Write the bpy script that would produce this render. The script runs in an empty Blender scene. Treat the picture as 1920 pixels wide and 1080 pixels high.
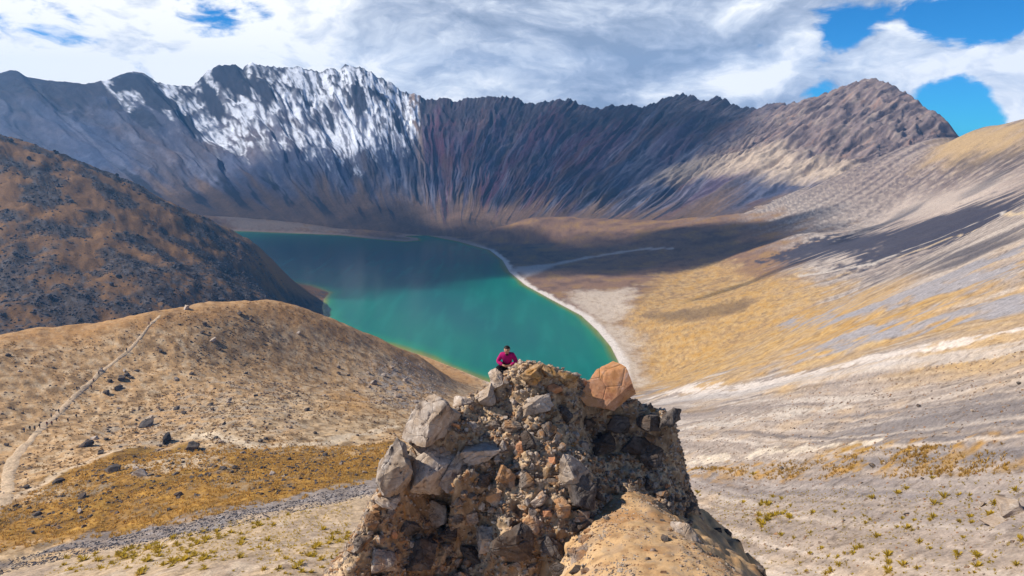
import bpy, bmesh, math, random
import numpy as np
from mathutils import Vector, Matrix, Quaternion
from mathutils.bvhtree import BVHTree

scene = bpy.context.scene
COL = scene.collection
R = math.radians

# ------------------------------------------------------------------ camera
F = 1321.0                      # focal length in photo pixels (1920 wide)
CZ = 190.0                      # camera height above the lake, metres
PITCH = math.atan(300.0 / F)
SP, CP = math.sin(PITCH), math.cos(PITCH)
cam = bpy.data.cameras.new('camera')
cam.sensor_width = 36.0
cam.lens = 36.0 * F / 1920.0
cam.clip_start = 0.5
cam.clip_end = 20000.0
camo = bpy.data.objects.new('camera', cam)
COL.objects.link(camo)
camo.location = (0, 0, CZ)
camo.rotation_euler = (math.pi / 2 - PITCH, 0, 0)
scene.camera = camo

# ------------------------------------------------------------------ light
SUN_AZ, SUN_EL = -88.0, 42.0    # azimuth from the view direction (+Y), degrees to the left
SUN = Vector((math.sin(R(SUN_AZ)) * math.cos(R(SUN_EL)), math.cos(R(SUN_AZ)) * math.cos(R(SUN_EL)), math.sin(R(SUN_EL))))
sun = bpy.data.lights.new('sun', 'SUN')
sun.energy = 5.0
sun.angle = R(0.55)
sun.color = (1.0, 0.93, 0.82)
suno = bpy.data.objects.new('sun', sun)
COL.objects.link(suno)
suno.rotation_euler = SUN.to_track_quat('Z', 'Y').to_euler()
suno.location = (-600, 500, 900)

scene.view_settings.view_transform = 'Standard'
scene.view_settings.look = 'None'
scene.view_settings.exposure = 0.40
scene.view_settings.gamma = 1.0
scene.view_settings.use_curve_mapping = False
scene.cycles.use_denoising = True
scene.cycles.max_bounces = 6
scene.cycles.diffuse_bounces = 3
scene.cycles.glossy_bounces = 3
scene.cycles.volume_bounces = 0
scene.cycles.sample_clamp_indirect = 4.0


class NT:
    """small node-tree helper"""
    def __init__(self, tree):
        self.t = tree
        tree.nodes.clear()

    def n(self, kind, **kw):
        node = self.t.nodes.new(kind)
        for k, v in kw.items():
            if k == 'inp':
                for a, b in v.items():
                    if isinstance(b, bpy.types.NodeSocket):
                        self.t.links.new(b, node.inputs[a])
                    else:
                        node.inputs[a].default_value = b
            else:
                setattr(node, k, v)
        return node

    def math(self, op, a, b=None, c=None, clamp=False):
        i = {0: a}
        if b is not None:
            i[1] = b
        if c is not None:
            i[2] = c
        return self.n('ShaderNodeMath', operation=op, use_clamp=clamp, inp=i).outputs[0]

    def vmath(self, op, a, b=None):
        i = {0: a}
        if b is not None:
            i[1] = b
        nd = self.n('ShaderNodeVectorMath', operation=op, inp=i)
        return nd.outputs['Value'] if op in ('DOT_PRODUCT', 'LENGTH') else nd.outputs['Vector']

    def sstep(self, x, lo, hi):
        nd = self.n('ShaderNodeMapRange', interpolation_type='SMOOTHSTEP', inp={0: x, 1: lo, 2: hi, 3: 0.0, 4: 1.0})
        return nd.outputs[0]

    def mix(self, fac, a, b, mode='MIX'):
        nd = self.n('ShaderNodeMix', data_type='RGBA', blend_type=mode, inp={0: fac, 6: a, 7: b})
        return nd.outputs[2]

    def noise(self, vec, scale, detail=4.0, rough=0.55, dist=0.0):
        nd = self.n('ShaderNodeTexNoise', inp={'Vector': vec, 'Scale': scale, 'Detail': detail, 'Roughness': rough, 'Distortion': dist})
        return nd.outputs['Fac']

    def link(self, a, b):
        self.t.links.new(a, b)


def lin(r, g, b, k=1.0):
    def f(c):
        c = c / 255.0
        return c / 12.92 if c <= 0.04045 else ((c + 0.055) / 1.055) ** 2.4
    return np.array([f(r), f(g), f(b)]) * k


def lin4(r, g, b, k=1.0):
    c = lin(r, g, b, k)
    return (float(c[0]), float(c[1]), float(c[2]), 1.0)


def ray(px, py):
    x = (px - 960.0) / F
    v = (540.0 - py) / F
    return np.array([x, CP + SP * v, -SP + CP * v])


def dirv(px, py):
    d = ray(px, py)
    return tuple(d / np.linalg.norm(d))


# ------------------------------------------------------------------ sky (world)
world = bpy.data.worlds.new('World')
scene.world = world
world.use_nodes = True
W = NT(world.node_tree)
co = W.n('ShaderNodeTexCoord').outputs['Generated']
world.cycles.sampling_method = 'MANUAL'
world.cycles.sample_map_resolution = 256
sky = W.n('ShaderNodeTexSky', sky_type='NISHITA', sun_disc=False, sun_elevation=R(SUN_EL), sun_rotation=R(SUN_AZ),
          altitude=4200.0, air_density=1.0, dust_density=0.6, ozone_density=2.5)
sep = W.n('ShaderNodeSeparateXYZ', inp={0: co})
zz = W.math('MAXIMUM', sep.outputs[2], 0.0)
den = W.math('ADD', zz, 0.16)
pv = W.n('ShaderNodeCombineXYZ', inp={0: W.math('DIVIDE', sep.outputs[0], den), 1: W.math('DIVIDE', sep.outputs[1], den), 2: 0.0}).outputs[0]
stretch = W.vmath('MULTIPLY', W.vmath('NORMALIZE', co), (1.0, 1.0, 2.2))
warp = W.n('ShaderNodeTexNoise', inp={'Vector': stretch, 'Scale': 4.0, 'Detail': 4.0}).outputs['Color']
wv = W.vmath('ADD', stretch, W.vmath('MULTIPLY', W.vmath('SUBTRACT', warp, (0.5, 0.5, 0.5)), (0.22, 0.22, 0.22)))
n_big = W.noise(wv, 3.0, 3.0, 0.5)
n_mid = W.noise(W.vmath('ADD', wv, (3.1, 1.7, 0.4)), 8.0, 9.0, 0.60)
# the same field a little nearer the sun: where it is thinner there, the cloud edge is lit
n_off = W.noise(W.vmath('ADD', wv, (3.1 - 0.03, 1.7 + 0.01, 0.4 + 0.07)), 8.0, 6.0, 0.60)
n_fin = W.noise(W.vmath('ADD', wv, (7.3, 0.7, 2.4)), 26.0, 6.0, 0.62)


def blob(px, py, inner, outer):
    """soft patch of sky round one direction; radii in degrees"""
    d = W.vmath('DOT_PRODUCT', W.vmath('NORMALIZE', co), dirv(px, py))
    ang = W.math('MULTIPLY', W.math('ARCCOSINE', W.math('MINIMUM', d, 0.999999)), 180 / math.pi)
    return W.n('ShaderNodeMapRange', inp={0: ang, 1: outer, 2: inner, 3: 0.0, 4: 1.0}).outputs[0]


def total(items):
    acc = None
    for s, w in items:
        v = W.math('MULTIPLY', s, w)
        acc = v if acc is None else W.math('ADD', acc, v)
    return acc


# gaps in the cloud where blue shows
gaps = total([(blob(425, 35, 0.0, 4.2), 0.27), (blob(500, 25, 0.0, 2.5), 0.12), (blob(130, 30, 0.0, 3.2), 0.17), (blob(10, 30, 0.0, 3.0), 0.12),
              (blob(1550, 72, 0.0, 3.2), 0.30), (blob(1612, 50, 0.0, 2.2), 0.26), (blob(1720, 35, 0.0, 3.0), 0.22), (blob(1800, 45, 0.2, 3.4), 0.28),
              (blob(1910, 5, 0.3, 4.0), 0.36), (blob(1825, 228, 0.5, 3.6), 0.50), (blob(1735, 172, 0.0, 2.6), 0.28), (blob(1540, 172, 0.0, 3.2), 0.26),
              (blob(1430, 80, 0.0, 2.4), 0.24), (blob(1800, 150, 0.0, 2.6), 0.14)])
fill = total([(blob(950, 60, 8.0, 16.0), 0.12), (blob(600, 120, 5.0, 10.0), 0.12), (blob(1290, 90, 4.0, 8.0), 0.08), (blob(1890, 175, 0.5, 3.2), 0.22), (blob(1650, 120, 1.0, 4.0), 0.14), (blob(1780, 120, 0.5, 3.0), 0.16), (blob(1900, 95, 0.5, 2.5), 0.16), (blob(1450, 130, 2.0, 5.0), 0.12)])
cover = W.math('ADD', W.math('MULTIPLY', n_big, 0.35), W.math('MULTIPLY', n_mid, 0.65))
cover = W.math('ADD', W.math('SUBTRACT', cover, gaps), fill)
cover = W.math('ADD', cover, W.math('MULTIPLY', W.math('SUBTRACT', n_fin, 0.5), 0.20))
# higher up the deck breaks into scattered clouds on blue
cover = W.math('SUBTRACT', cover, W.math('MULTIPLY', W.sstep(sep.outputs[2], 0.20, 0.50), 0.25))
mask = W.sstep(cover, 0.31, 0.43)
# brightness of the cloud: bright on the veiled sun side, grey where the deck is thick
glow = total([(blob(560, 130, 1.0, 26.0), 0.40), (blob(250, 90, 1.0, 18.0), 0.26), (blob(40, 90, 1.0, 12.0), 0.12), (blob(1370, 130, 1.0, 9.0), 0.34), (blob(1890, 190, 0.5, 7.0), 0.34), (blob(1740, 110, 0.5, 6.0), 0.20)])
dull = total([(blob(1000, 40, 2.0, 15.0), 0.24), (blob(1300, 15, 2.0, 13.0), 0.26), (blob(860, 130, 2.0, 9.0), 0.10)])
rel = W.math('SUBTRACT', n_mid, n_off)
lum = W.math('ADD', W.math('MULTIPLY', rel, 1.6), W.math('MULTIPLY', W.math('SUBTRACT', n_fin, 0.5), 0.35))
lum = W.math('ADD', lum, W.math('MULTIPLY', W.math('SUBTRACT', n_mid, 0.5), 0.5))
lum = W.math('ADD', W.math('ADD', lum, 0.54), W.math('SUBTRACT', glow, dull))
ramp = W.n('ShaderNodeValToRGB', inp={0: lum})
cr = ramp.color_ramp
cr.elements[0].position = 0.15
cr.elements[0].color = (0.30, 0.37, 0.50, 1)
cr.elements[1].position = 0.98
cr.elements[1].color = (1.15, 1.15, 1.15, 1)
for p, c in ((0.45, (0.47, 0.54, 0.68, 1)), (0.72, (0.76, 0.82, 0.92, 1))):
    e = cr.elements.new(p)
    e.color = c
blue = W.mix(1.0, sky.outputs[0], (0.10, 0.80, 1.30, 1), 'MULTIPLY')
cloud = W.mix(1.0, ramp.outputs[0], (11.0, 11.0, 11.0, 1), 'MULTIPLY')
final = W.mix(mask, blue, cloud)
bg = W.n('ShaderNodeBackground', inp={0: final, 1: 0.076})
out = W.n('ShaderNodeOutputWorld')
W.link(bg.outputs[0], out.inputs[0])

# ------------------------------------------------------------------ numpy helpers


def PZ(px, py, z):
    d = ray(px, py)
    return d * ((z - CZ) / d[2]) + np.array([0, 0, CZ])


def PY(px, py, Y):
    d = ray(px, py)
    return d * (Y / d[1]) + np.array([0, 0, CZ])


def ss(x, lo, hi):
    t = np.clip((x - lo) / (hi - lo), 0, 1)
    return t * t * (3 - 2 * t)


_rng = np.random.RandomState(7)
_perm = _rng.permutation(4096).astype(np.int32)
_g2 = _rng.uniform(0, 2 * np.pi, 4096)
_gx, _gy = np.cos(_g2), np.sin(_g2)


def perlin(x, y, seed=0):
    x = np.asarray(x, float) + seed * 17.37
    y = np.asarray(y, float) - seed * 9.71
    xi, yi = np.floor(x).astype(np.int64), np.floor(y).astype(np.int64)
    xf, yf = x - xi, y - yi
    u, v = xf ** 3 * (xf * (xf * 6 - 15) + 10), yf ** 3 * (yf * (yf * 6 - 15) + 10)

    def g(i, j, fx, fy):
        h = _perm[(_perm[(xi + i) & 4095] + yi + j) & 4095]
        return _gx[h] * fx + _gy[h] * fy
    a = g(0, 0, xf, yf)
    b = g(1, 0, xf - 1, yf)
    c = g(0, 1, xf, yf - 1)
    d = g(1, 1, xf - 1, yf - 1)
    return ((a + u * (b - a)) * (1 - v) + (c + u * (d - c)) * v) * 1.5


def fbm(x, y, octv=4, seed=0, gain=0.5):
    a, s, t = 1.0, 0.0, 0.0
    for o in range(octv):
        s = s + a * perlin(x * 2 ** o, y * 2 ** o, seed + o * 3)
        t += a
        a *= gain
    return s / t * 1.3


def ridged(x, y, octv=4, seed=0, gain=0.5):
    a, s, t = 1.0, 0.0, 0.0
    for o in range(octv):
        s = s + a * (1 - 2 * np.abs(perlin(x * 2 ** o, y * 2 ** o, seed + o * 3)))
        t += a
        a *= gain
    return s / t


def sdpoly(x, y, pts):
    """signed distance to a polygon, negative inside"""
    pts = np.asarray(pts, float)[:, :2]
    d = np.full(x.shape, 1e18)
    inside = np.zeros(x.shape, bool)
    n = len(pts)
    for i in range(n):
        a, b = pts[i], pts[(i + 1) % n]
        ex, ey = b - a
        wx, wy = x - a[0], y - a[1]
        t = np.clip((wx * ex + wy * ey) / (ex * ex + ey * ey + 1e-9), 0, 1)
        d = np.minimum(d, (wx - ex * t) ** 2 + (wy - ey * t) ** 2)
        c = (a[1] <= y) != (b[1] <= y)
        xs = a[0] + (y - a[1]) / (ey if abs(ey) > 1e-9 else 1e-9) * ex
        inside ^= c & (x < xs)
    d = np.sqrt(d)
    return np.where(inside, -d, d)


def dline(x, y, pts):
    """distance to a polyline and position along it (0..1)"""
    pts = np.asarray(pts, float)[:, :2]
    d = np.full(x.shape, 1e18)
    along = np.zeros(x.shape)
    n = len(pts) - 1
    for i in range(n):
        a, b = pts[i], pts[i + 1]
        ex, ey = b - a
        wx, wy = x - a[0], y - a[1]
        t = np.clip((wx * ex + wy * ey) / (ex * ex + ey * ey + 1e-9), 0, 1)
        q = (wx - ex * t) ** 2 + (wy - ey * t) ** 2
        along = np.where(q < d, (i + t) / n, along)
        d = np.minimum(d, q)
    return np.sqrt(d), along


# ------------------------------------------------------------------ object helpers
MATS = {}


def tag(o, label=None, cat=None, group=None, kind=None):
    if label:
        o['label'] = label
    if cat:
        o['category'] = cat
    if group:
        o['group'] = group
    if kind:
        o['kind'] = kind
    return o


def mesh_np(name, verts, faces, mat, parent=None, cols=None, smooth=True):
    """mesh object from numpy arrays (quads or tris)"""
    me = bpy.data.meshes.new(name)
    verts = np.asarray(verts, np.float32)
    faces = np.asarray(faces, np.int32)
    k = faces.shape[1]
    me.vertices.add(len(verts))
    me.vertices.foreach_set('co', verts.ravel())
    me.loops.add(faces.size)
    me.loops.foreach_set('vertex_index', faces.ravel())
    me.polygons.add(len(faces))
    me.polygons.foreach_set('loop_start', np.arange(0, faces.size, k, dtype=np.int32))
    me.polygons.foreach_set('loop_total', np.full(len(faces), k, np.int32))
    me.polygons.foreach_set('use_smooth', np.full(len(faces), smooth, bool))
    if cols is not None:
        at = me.attributes.new('Col', 'FLOAT_COLOR', 'POINT')
        c4 = np.ones((len(verts), 4), np.float32)
        c4[:, :3] = np.clip(cols, 0, 1)
        at.data.foreach_set('color', c4.ravel())
    me.update()
    me.validate()
    if mat:
        me.materials.append(mat)
    o = bpy.data.objects.new(name, me)
    COL.objects.link(o)
    if parent:
        o.parent = parent
    return o


def link_obj(name, me, parent=None):
    o = bpy.data.objects.new(name, me)
    COL.objects.link(o)
    if parent:
        o.parent = parent
    return o


def empty(name, loc=(0, 0, 0)):
    o = bpy.data.objects.new(name, None)
    o.empty_display_size = 0.2
    COL.objects.link(o)
    o.location = loc
    return o


def new_mat(name):
    m = bpy.data.materials.new(name)
    m.use_nodes = True
    return m, NT(m.node_tree)


def finish(T, color, rough=0.9, height=None, strength=0.5, dist=0.1, spec=0.25):
    p = T.n('ShaderNodeBsdfPrincipled')
    if isinstance(color, bpy.types.NodeSocket):
        T.link(color, p.inputs['Base Color'])
    else:
        p.inputs['Base Color'].default_value = color
    if isinstance(rough, bpy.types.NodeSocket):
        T.link(rough, p.inputs['Roughness'])
    else:
        p.inputs['Roughness'].default_value = rough
    p.inputs['Specular IOR Level'].default_value = spec
    if height is not None:
        b = T.n('ShaderNodeBump', inp={'Strength': strength, 'Distance': dist, 'Height': height})
        T.link(b.outputs[0], p.inputs['Normal'])
    o = T.n('ShaderNodeOutputMaterial')
    T.link(p.outputs[0], o.inputs[0])
    return p


def ground_mat(name, s1, s2, bump, amount, speck=0.0):
    """vertex colour for what the ground is, fine grain and relief from noise"""
    m, T = new_mat(name)
    c = T.n('ShaderNodeAttribute', attribute_name='Col').outputs['Color']
    v = T.n('ShaderNodeTexCoord').outputs['Object']
    a = T.noise(v, s1, 5.0, 0.65)
    b = T.noise(v, s2, 3.0, 0.6)
    k = T.math('ADD', T.math('MULTIPLY', T.math('SUBTRACT', a, 0.5), amount), T.math('MULTIPLY', T.math('SUBTRACT', b, 0.5), amount * 0.8))
    k = T.math('ADD', k, 1.0)
    cc = T.mix(1.0, c, T.n('ShaderNodeCombineColor', inp={0: k, 1: k, 2: k}).outputs[0], 'MULTIPLY')
    if speck:      # crisp-edged: dark scrub with tussock shadow put into the colour, pale grit
        e = T.noise(v, speck, 7.0, 0.7, 0.4)
        g = T.noise(T.vmath('ADD', v, (13.0, 7.0, 3.0)), speck * 1.7, 6.0, 0.7)
        cc = T.mix(T.math('MULTIPLY', T.sstep(e, 0.56, 0.62), 0.5), cc, T.mix(1.0, cc, (0.42, 0.38, 0.34, 1), 'MULTIPLY'))
        cc = T.mix(T.math('MULTIPLY', T.sstep(g, 0.58, 0.64), 0.4), cc, T.mix(1.0, cc, (1.45, 1.42, 1.38, 1), 'MULTIPLY'))
    finish(T, cc, 0.92, a, 0.8, bump, 0.15)
    return m


MAT_NEAR = ground_mat('ground_near', 0.7, 3.0, 0.5, 1.2, 0.30)
MAT_FAR = ground_mat('mountain_rock', 0.05, 0.22, 3.5, 0.9)

# ------------------------------------------------------------------ terrain of the crater
LC = np.array([-60.0, 850.0])            # middle of the lake; talus runs down towards it
Z0, GY, GX = 156.0, -0.416, 0.58         # the long scree slope under and right of the viewer

shore = [PZ(px, py, 0.0) for px, py in ((440, 433), (540, 437), (640, 441), (700, 448), (760, 453), (785, 451), (783, 446), (755, 443), (800, 441), (860, 453),
                                        (918, 469), (942, 488), (955, 510), (985, 535), (1030, 560), (1090, 592), (1120, 620), (1145, 650), (1160, 680))]
shore += [np.array(p) for p in ((84., 515., 0), (60., 492., 0), (25., 488., 0), (-5., 499., 0))]
shore += [PZ(px, py, 0.0) for px, py in ((905, 712), (870, 697), (800, 669))]
shore += [np.array(p) for p in ((-110., 605., 0), (-160., 640., 0), (-190., 690., 0), (-206., 740., 0), (-214., 780., 0), (-216., 812., 0), (-250., 850., 0), (-330., 900., 0),
                                (-430., 980., 0), (-520., 1100., 0), (-580., 1220., 0))]
shore = np.array(shore)[:, :2]

ctrl = []


def cy(*rows):
    for px, py, Y in rows:
        ctrl.append(PY(px, py, Y))


def cz(*rows):
    for px, py, z in rows:
        ctrl.append(PZ(px, py, z))


def ce(*rows):
    for px, py in rows:
        d = ray(px, py)
        t = (Z0 - CZ) / (d[2] - GX * d[0] - GY * d[1])
        ctrl.append(d * t + np.array([0, 0, CZ]))


ce((1300, 960), (1500, 1000), (1900, 1060), (1400, 850), (1650, 850), (1900, 850), (1300, 790), (1500, 750), (1900, 720), (1240, 745), (1900, 620), (1600, 650),
   (1600, 600), (1750, 560), (1900, 500), (1400, 690), (1900, 400), (1900, 300), (1750, 480), (2150, 700), (2150, 500), (2150, 1000))
for X, Y in ((20, 20), (60, -20), (150, 30), (300, 100), (500, 300)):
    ctrl.append(np.array([X, Y, Z0 + GY * Y + GX * X]))
cy((1920, 228, 850), (1850, 238, 960), (1780, 258, 1100), (1700, 400, 800), (1700, 330, 960), (1500, 440, 850), (1500, 408, 1000), (1500, 560, 525), (1500, 500, 640),
   (1600, 350, 1050), (1600, 430, 850), (1820, 330, 760), (1820, 420, 520), (2000, 200, 800))
cz((1300, 520, 16), (1200, 560, 8), (1300, 600, 24), (1250, 660, 12), (1210, 700, 6), (1400, 600, 42), (1350, 480, 24), (1200, 480, 12), (1100, 460, 8), (1300, 440, 34),
   (1000, 450, 5), (1400, 425, 46), (1400, 530, 34), (1100, 520, 5), (1150, 590, 4), (600, 427, 6), (800, 432, 6), (430, 412, 14), (350, 405, 20), (1000, 442, 12))
# the near left hill with the trail
cy((0, 640, 300), (150, 615, 320), (290, 592, 340), (400, 572, 375), (480, 561, 400), (560, 575, 415), (640, 603, 425), (700, 630, 435), (760, 654, 460), (815, 676, 495),
   (80, 790, 235), (0, 900, 185), (0, 800, 225), (200, 700, 285), (200, 850, 195), (350, 880, 165), (400, 700, 300), (400, 780, 240), (600, 760, 270), (600, 690, 350),
   (600, 850, 190), (750, 720, 365), (750, 790, 260), (850, 725, 440), (-150, 660, 290), (-150, 850, 200), (0, 1000, 130), (0, 1055, 108), (350, 990, 112), (700, 915, 138),
   (300, 1070, 82), (600, 1000, 98), (640, 1075, 76), (-100, 1100, 95), (850, 850, 190), (950, 780, 330), (1100, 800, 310), (1050, 900, 150))
# behind its crest
for px, Y, z in ((-100, 375, 66), (0, 380, 66), (150, 395, 62), (290, 415, 62), (400, 450, 56), (480, 480, 44), (560, 500, 30), (640, 505, 22), (700, 505, 18)):
    ctrl.append(np.array([(px - 960) / F * Y / 0.96, Y, z]))
# the dark rocky hill
cy((-150, 205, 700), (0, 257, 700), (100, 290, 700), (200, 326, 700), (300, 372, 705), (400, 419, 715), (450, 446, 722), (520, 488, 738), (560, 511, 750), (600, 536, 775),
   (100, 400, 600), (100, 500, 520), (100, 590, 450), (300, 450, 615), (300, 550, 500), (450, 500, 655), (450, 550, 560), (550, 540, 715), (-100, 500, 510), (-100, 350, 620))
cz((612, 568, 3), (575, 572, 8), (622, 549, 2))
for px, Y, z in ((-150, 900, 120), (100, 860, 80), (300, 850, 45), (450, 850, 18), (100, 1050, 30), (300, 1150, 15)):
    ctrl.append(np.array([(px - 960) / F * Y, Y, z]))
for X, Y, z in ((-900, 1500, 0), (-400, 1560, 0), (0, 1500, 0), (400, 1450, 10), (700, 1400, 60), (-1300, 1200, 40), (-700, 200, 60), (-300, 20, 110), (-100, -60, 140)):
    ctrl.append(np.array([X, Y, float(z)]))
lk = np.array([(-300., 1150.), (-150., 1050.), (-100., 900.), (-50., 750.), (0., 650.), (20., 570.)])
for X, Y in lk:
    ctrl.append(np.array([X, Y, -12.0]))
ctrl = np.array(ctrl)


def _tps(r2):
    return 0.5 * r2 * np.log(r2 + 1e-9)


SC = 400.0
_cx = ctrl[:, :2] / SC
_n = len(_cx)
_A = np.zeros((_n + 3, _n + 3))
_d2 = ((_cx[:, None] - _cx[None]) ** 2).sum(-1)
_A[:_n, :_n] = _tps(_d2) + np.eye(_n) * 2e-4
_A[:_n, _n] = 1
_A[:_n, _n + 1:] = _cx
_A[_n:, :_n] = _A[:_n, _n:].T
_w = np.linalg.solve(_A, np.concatenate([ctrl[:, 2], np.zeros(3)]))


def base_height(X, Y):
    shp = np.shape(X)
    x, y = np.ravel(X) / SC, np.ravel(Y) / SC
    o = np.empty(x.shape)
    for i in range(0, len(x), 40000):
        xs, ys = x[i:i + 40000], y[i:i + 40000]
        r2 = (xs[:, None] - _cx[:, 0]) ** 2 + (ys[:, None] - _cx[:, 1]) ** 2
        o[i:i + 40000] = _tps(r2) @ _w[:_n] + _w[_n] + _w[_n + 1] * xs + _w[_n + 2] * ys
    return o.reshape(shp)


HB = [(-1000, 420), (-640, 400), (-420, 385), (-330, 388), (-230, 418), (-190, 450), (-160, 520), (-150, 600), (-180, 690), (-195, 740), (-205, 830), (-330, 905), (-560, 1180), (-1000, 1250)]  # rocky hill
HC = [(-700, 100), (-150, 90), (-60, 115), (-25, 160), (-8, 300), (-10, 400), (-12, 500), (-75, 590), (-160, 610), (-160, 520), (-190, 450), (-230, 418), (-330, 388), (-420, 385), (-640, 400), (-1000, 420)]


def height(X, Y, detail=True):
    z = base_height(X, Y)
    r = np.hypot(X, Y)
    sd = sdpoly(X, Y, shore)
    if detail:
        wb = ss(-sdpoly(X, Y, HB), -10, 50)
        wc = ss(-sdpoly(X, Y, HC), -10, 40)
        land = ss(sd, 5, 90)
        z = z + land * (2.2 * fbm(X / 90, Y / 90, 3, 1) + 0.7 * fbm(X / 22, Y / 22, 3, 5) * ss(r, 60, 160))
        z = z + wb * land * (4.5 * ridged(X / 60 + Y / 140, Y / 60, 4, 11) + 2.2 * fbm(X / 14, Y / 14, 3, 14) - 1.5)
        z = z + wc * land * (1.6 * fbm(X / 28, Y / 28, 4, 21) + 0.5 * fbm(X / 6, Y / 6, 2, 24))
        # gullies in the talus, running to the lake
        th = np.arctan2(Y - LC[1], X - LC[0])
        rr = np.hypot(X - LC[0], Y - LC[1])
        wt = (1 - wb) * (1 - wc) * ss(z, 15, 70)
        z = z + wt * (1.6 * fbm(th * 26, rr / 420, 4, 31) + 0.35 * fbm(X / 5, Y / 5, 2, 33) * ss(300 - r, 0, 200))
    # the shore
    up = np.maximum(z, 0.035 * sd + 0.25)
    w = ss(sd, 0, 70)
    beach = np.minimum(0.05 * sd, 3.5)
    zo = beach * (1 - w) + up * w
    zi = np.maximum(-0.09 * (-sd), -14.0)
    return np.where(sd > 0, zo, zi)


def ground_at(px, py, tmin=40.0, tmax=1700.0):
    """where the view ray through a photo pixel meets the ground"""
    d = ray(px, py)
    t = np.exp(np.linspace(math.log(tmin), math.log(tmax), 700))
    p = d[None] * t[:, None] + np.array([0, 0, CZ])
    g = p[:, 2] - height(p[:, 0], p[:, 1])
    k = np.where(g < 0)[0]
    i = k[0] if len(k) else len(t) - 1
    if i > 0:
        f = g[i - 1] / (g[i - 1] - g[i] + 1e-9)
        return p[i - 1] * (1 - f) + p[i] * f
    return p[i]


def gp(*pix):
    return np.array([ground_at(a, b) for a, b in pix])

# --- ground mesh: a grid that thins out with distance
NA, NR = 900, 640
az = np.concatenate([np.linspace(-58, -41, 60, endpoint=False), np.linspace(-41, 41, NA - 120, endpoint=False), np.linspace(41, 62, 60)])
rad = np.exp(np.linspace(math.log(18.0), math.log(1750.0), NR))
AZ, RD = np.meshgrid(np.radians(az), rad, indexing='ij')
TX, TY = np.sin(AZ) * RD, np.cos(AZ) * RD
TZ = height(TX, TY)
SDL = sdpoly(TX, TY, shore)
TH = np.arctan2(TY - LC[1], TX - LC[0])
RR = np.hypot(TX - LC[0], TY - LC[1])
WB = -sdpoly(TX, TY, HB)
WC = -sdpoly(TX, TY, HC)
# noise the colour layout is broken up with
nA = fbm(TX / 120, TY / 120, 4, 41)
nB = fbm(TX / 30, TY / 30, 4, 45)
nC = fbm(TX / 7, TY / 7, 4, 49)
wfar = ss(RD, 110, 220)
nD = fbm(TX / 2.2, TY / 2.2, 3, 53) * (1 - wfar) + fbm(TX / 4.2, TY / 4.2, 2, 53) * wfar
sA = fbm(TH * 14, RR / 500, 4, 57)
sB = fbm(TH * 60 + 0.3 * nB, RR / 260, 4, 61)
sC = fbm(TH * 210 + 0.5 * nB, RR / 120, 3, 65)
# streaks on the near scree run down past the outcrop
NX = TX + 0.16 * TY
sN = fbm(NX / 7.0, TY / 130, 4, 69)
sM = fbm(NX / 1.3, TY / 60, 3, 73)
wnear = ss(330 - RD, 0, 160)
st1 = sB * (1 - wnear) + sN * wnear
st2 = sC * (1 - wnear) + sM * wnear


def C3(r, g, b, k=0.8):
    return lin(r, g, b, k)[None, None]


cols = np.zeros(TX.shape + (3,))


def lay(m, c):
    global cols
    m = np.clip(m, 0, 1)[..., None]
    cols = cols * (1 - m) + c * m


def polym(pix, soft, wob=0.0, noise=None):
    q = sdpoly(TX, TY, gp(*pix))
    if noise is not None:
        q = q + wob * noise
    return ss(-q, -soft, soft)


def strokem(pix, w0, w1, noise=None, wob=0.0):
    q, al = dline(TX, TY, gp(*pix))
    w = w0 + (w1 - w0) * al
    if noise is not None:
        q = q + wob * noise * w
    return ss(w - q, -0.3 * w, 0.5 * w)


# scree everywhere, then what grows or lies on it
cols[:] = C3(188, 172, 160, 0.60)
lay(ss(st1, -0.05, 0.6) * 0.6, C3(224, 208, 194, 0.66))
lay(ss(-st1, 0.0, 0.6) * 0.6, C3(150, 138, 134, 0.58))
lay(ss(st2, 0.12, 0.45) * 0.6, C3(230, 216, 202, 0.68))
lay(ss(-st2, 0.10, 0.45) * 0.65, C3(120, 112, 112, 0.6))
lay(ss(st1 + 0.7 * nC, 0.0, 0.6) * 0.55 * wnear, C3(216, 184, 146, 0.66))
lay(ss(200 - RD + 60 * nA, 0, 140) * 0.35, C3(214, 186, 156, 0.66))
# higher on the right: lilac and brown talus
hi = ss(TZ, 60, 125) * ss(RD, 350, 700)
lay(hi * 0.8, C3(140, 122, 116, 0.6))
lay(hi * ss(st1, 0.0, 0.5) * 0.8, C3(190, 170, 158, 0.7))
lay(hi * ss(-st1, 0.0, 0.4) * 0.8, C3(98, 88, 94, 0.6))
lay(hi * ss(st2, 0.1, 0.5) * 0.5, C3(205, 185, 165, 0.7))
lay(polym(((1770, 262), (1930, 225), (1930, 275), (1800, 300), (1740, 300)), 25, 25, nB) * 0.85, C3(205, 172, 122, 0.7))
lay(polym(((1790, 300), (1930, 270), (1930, 300), (1800, 325)), 15, 25, sB) * 0.6, C3(96, 86, 84, 0.6))
lay(polym(((1640, 420), (1700, 370), (1900, 330), (1900, 360), (1760, 415)), 20, 30, sB) * 0.8, C3(215, 196, 180, 0.7))
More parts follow.
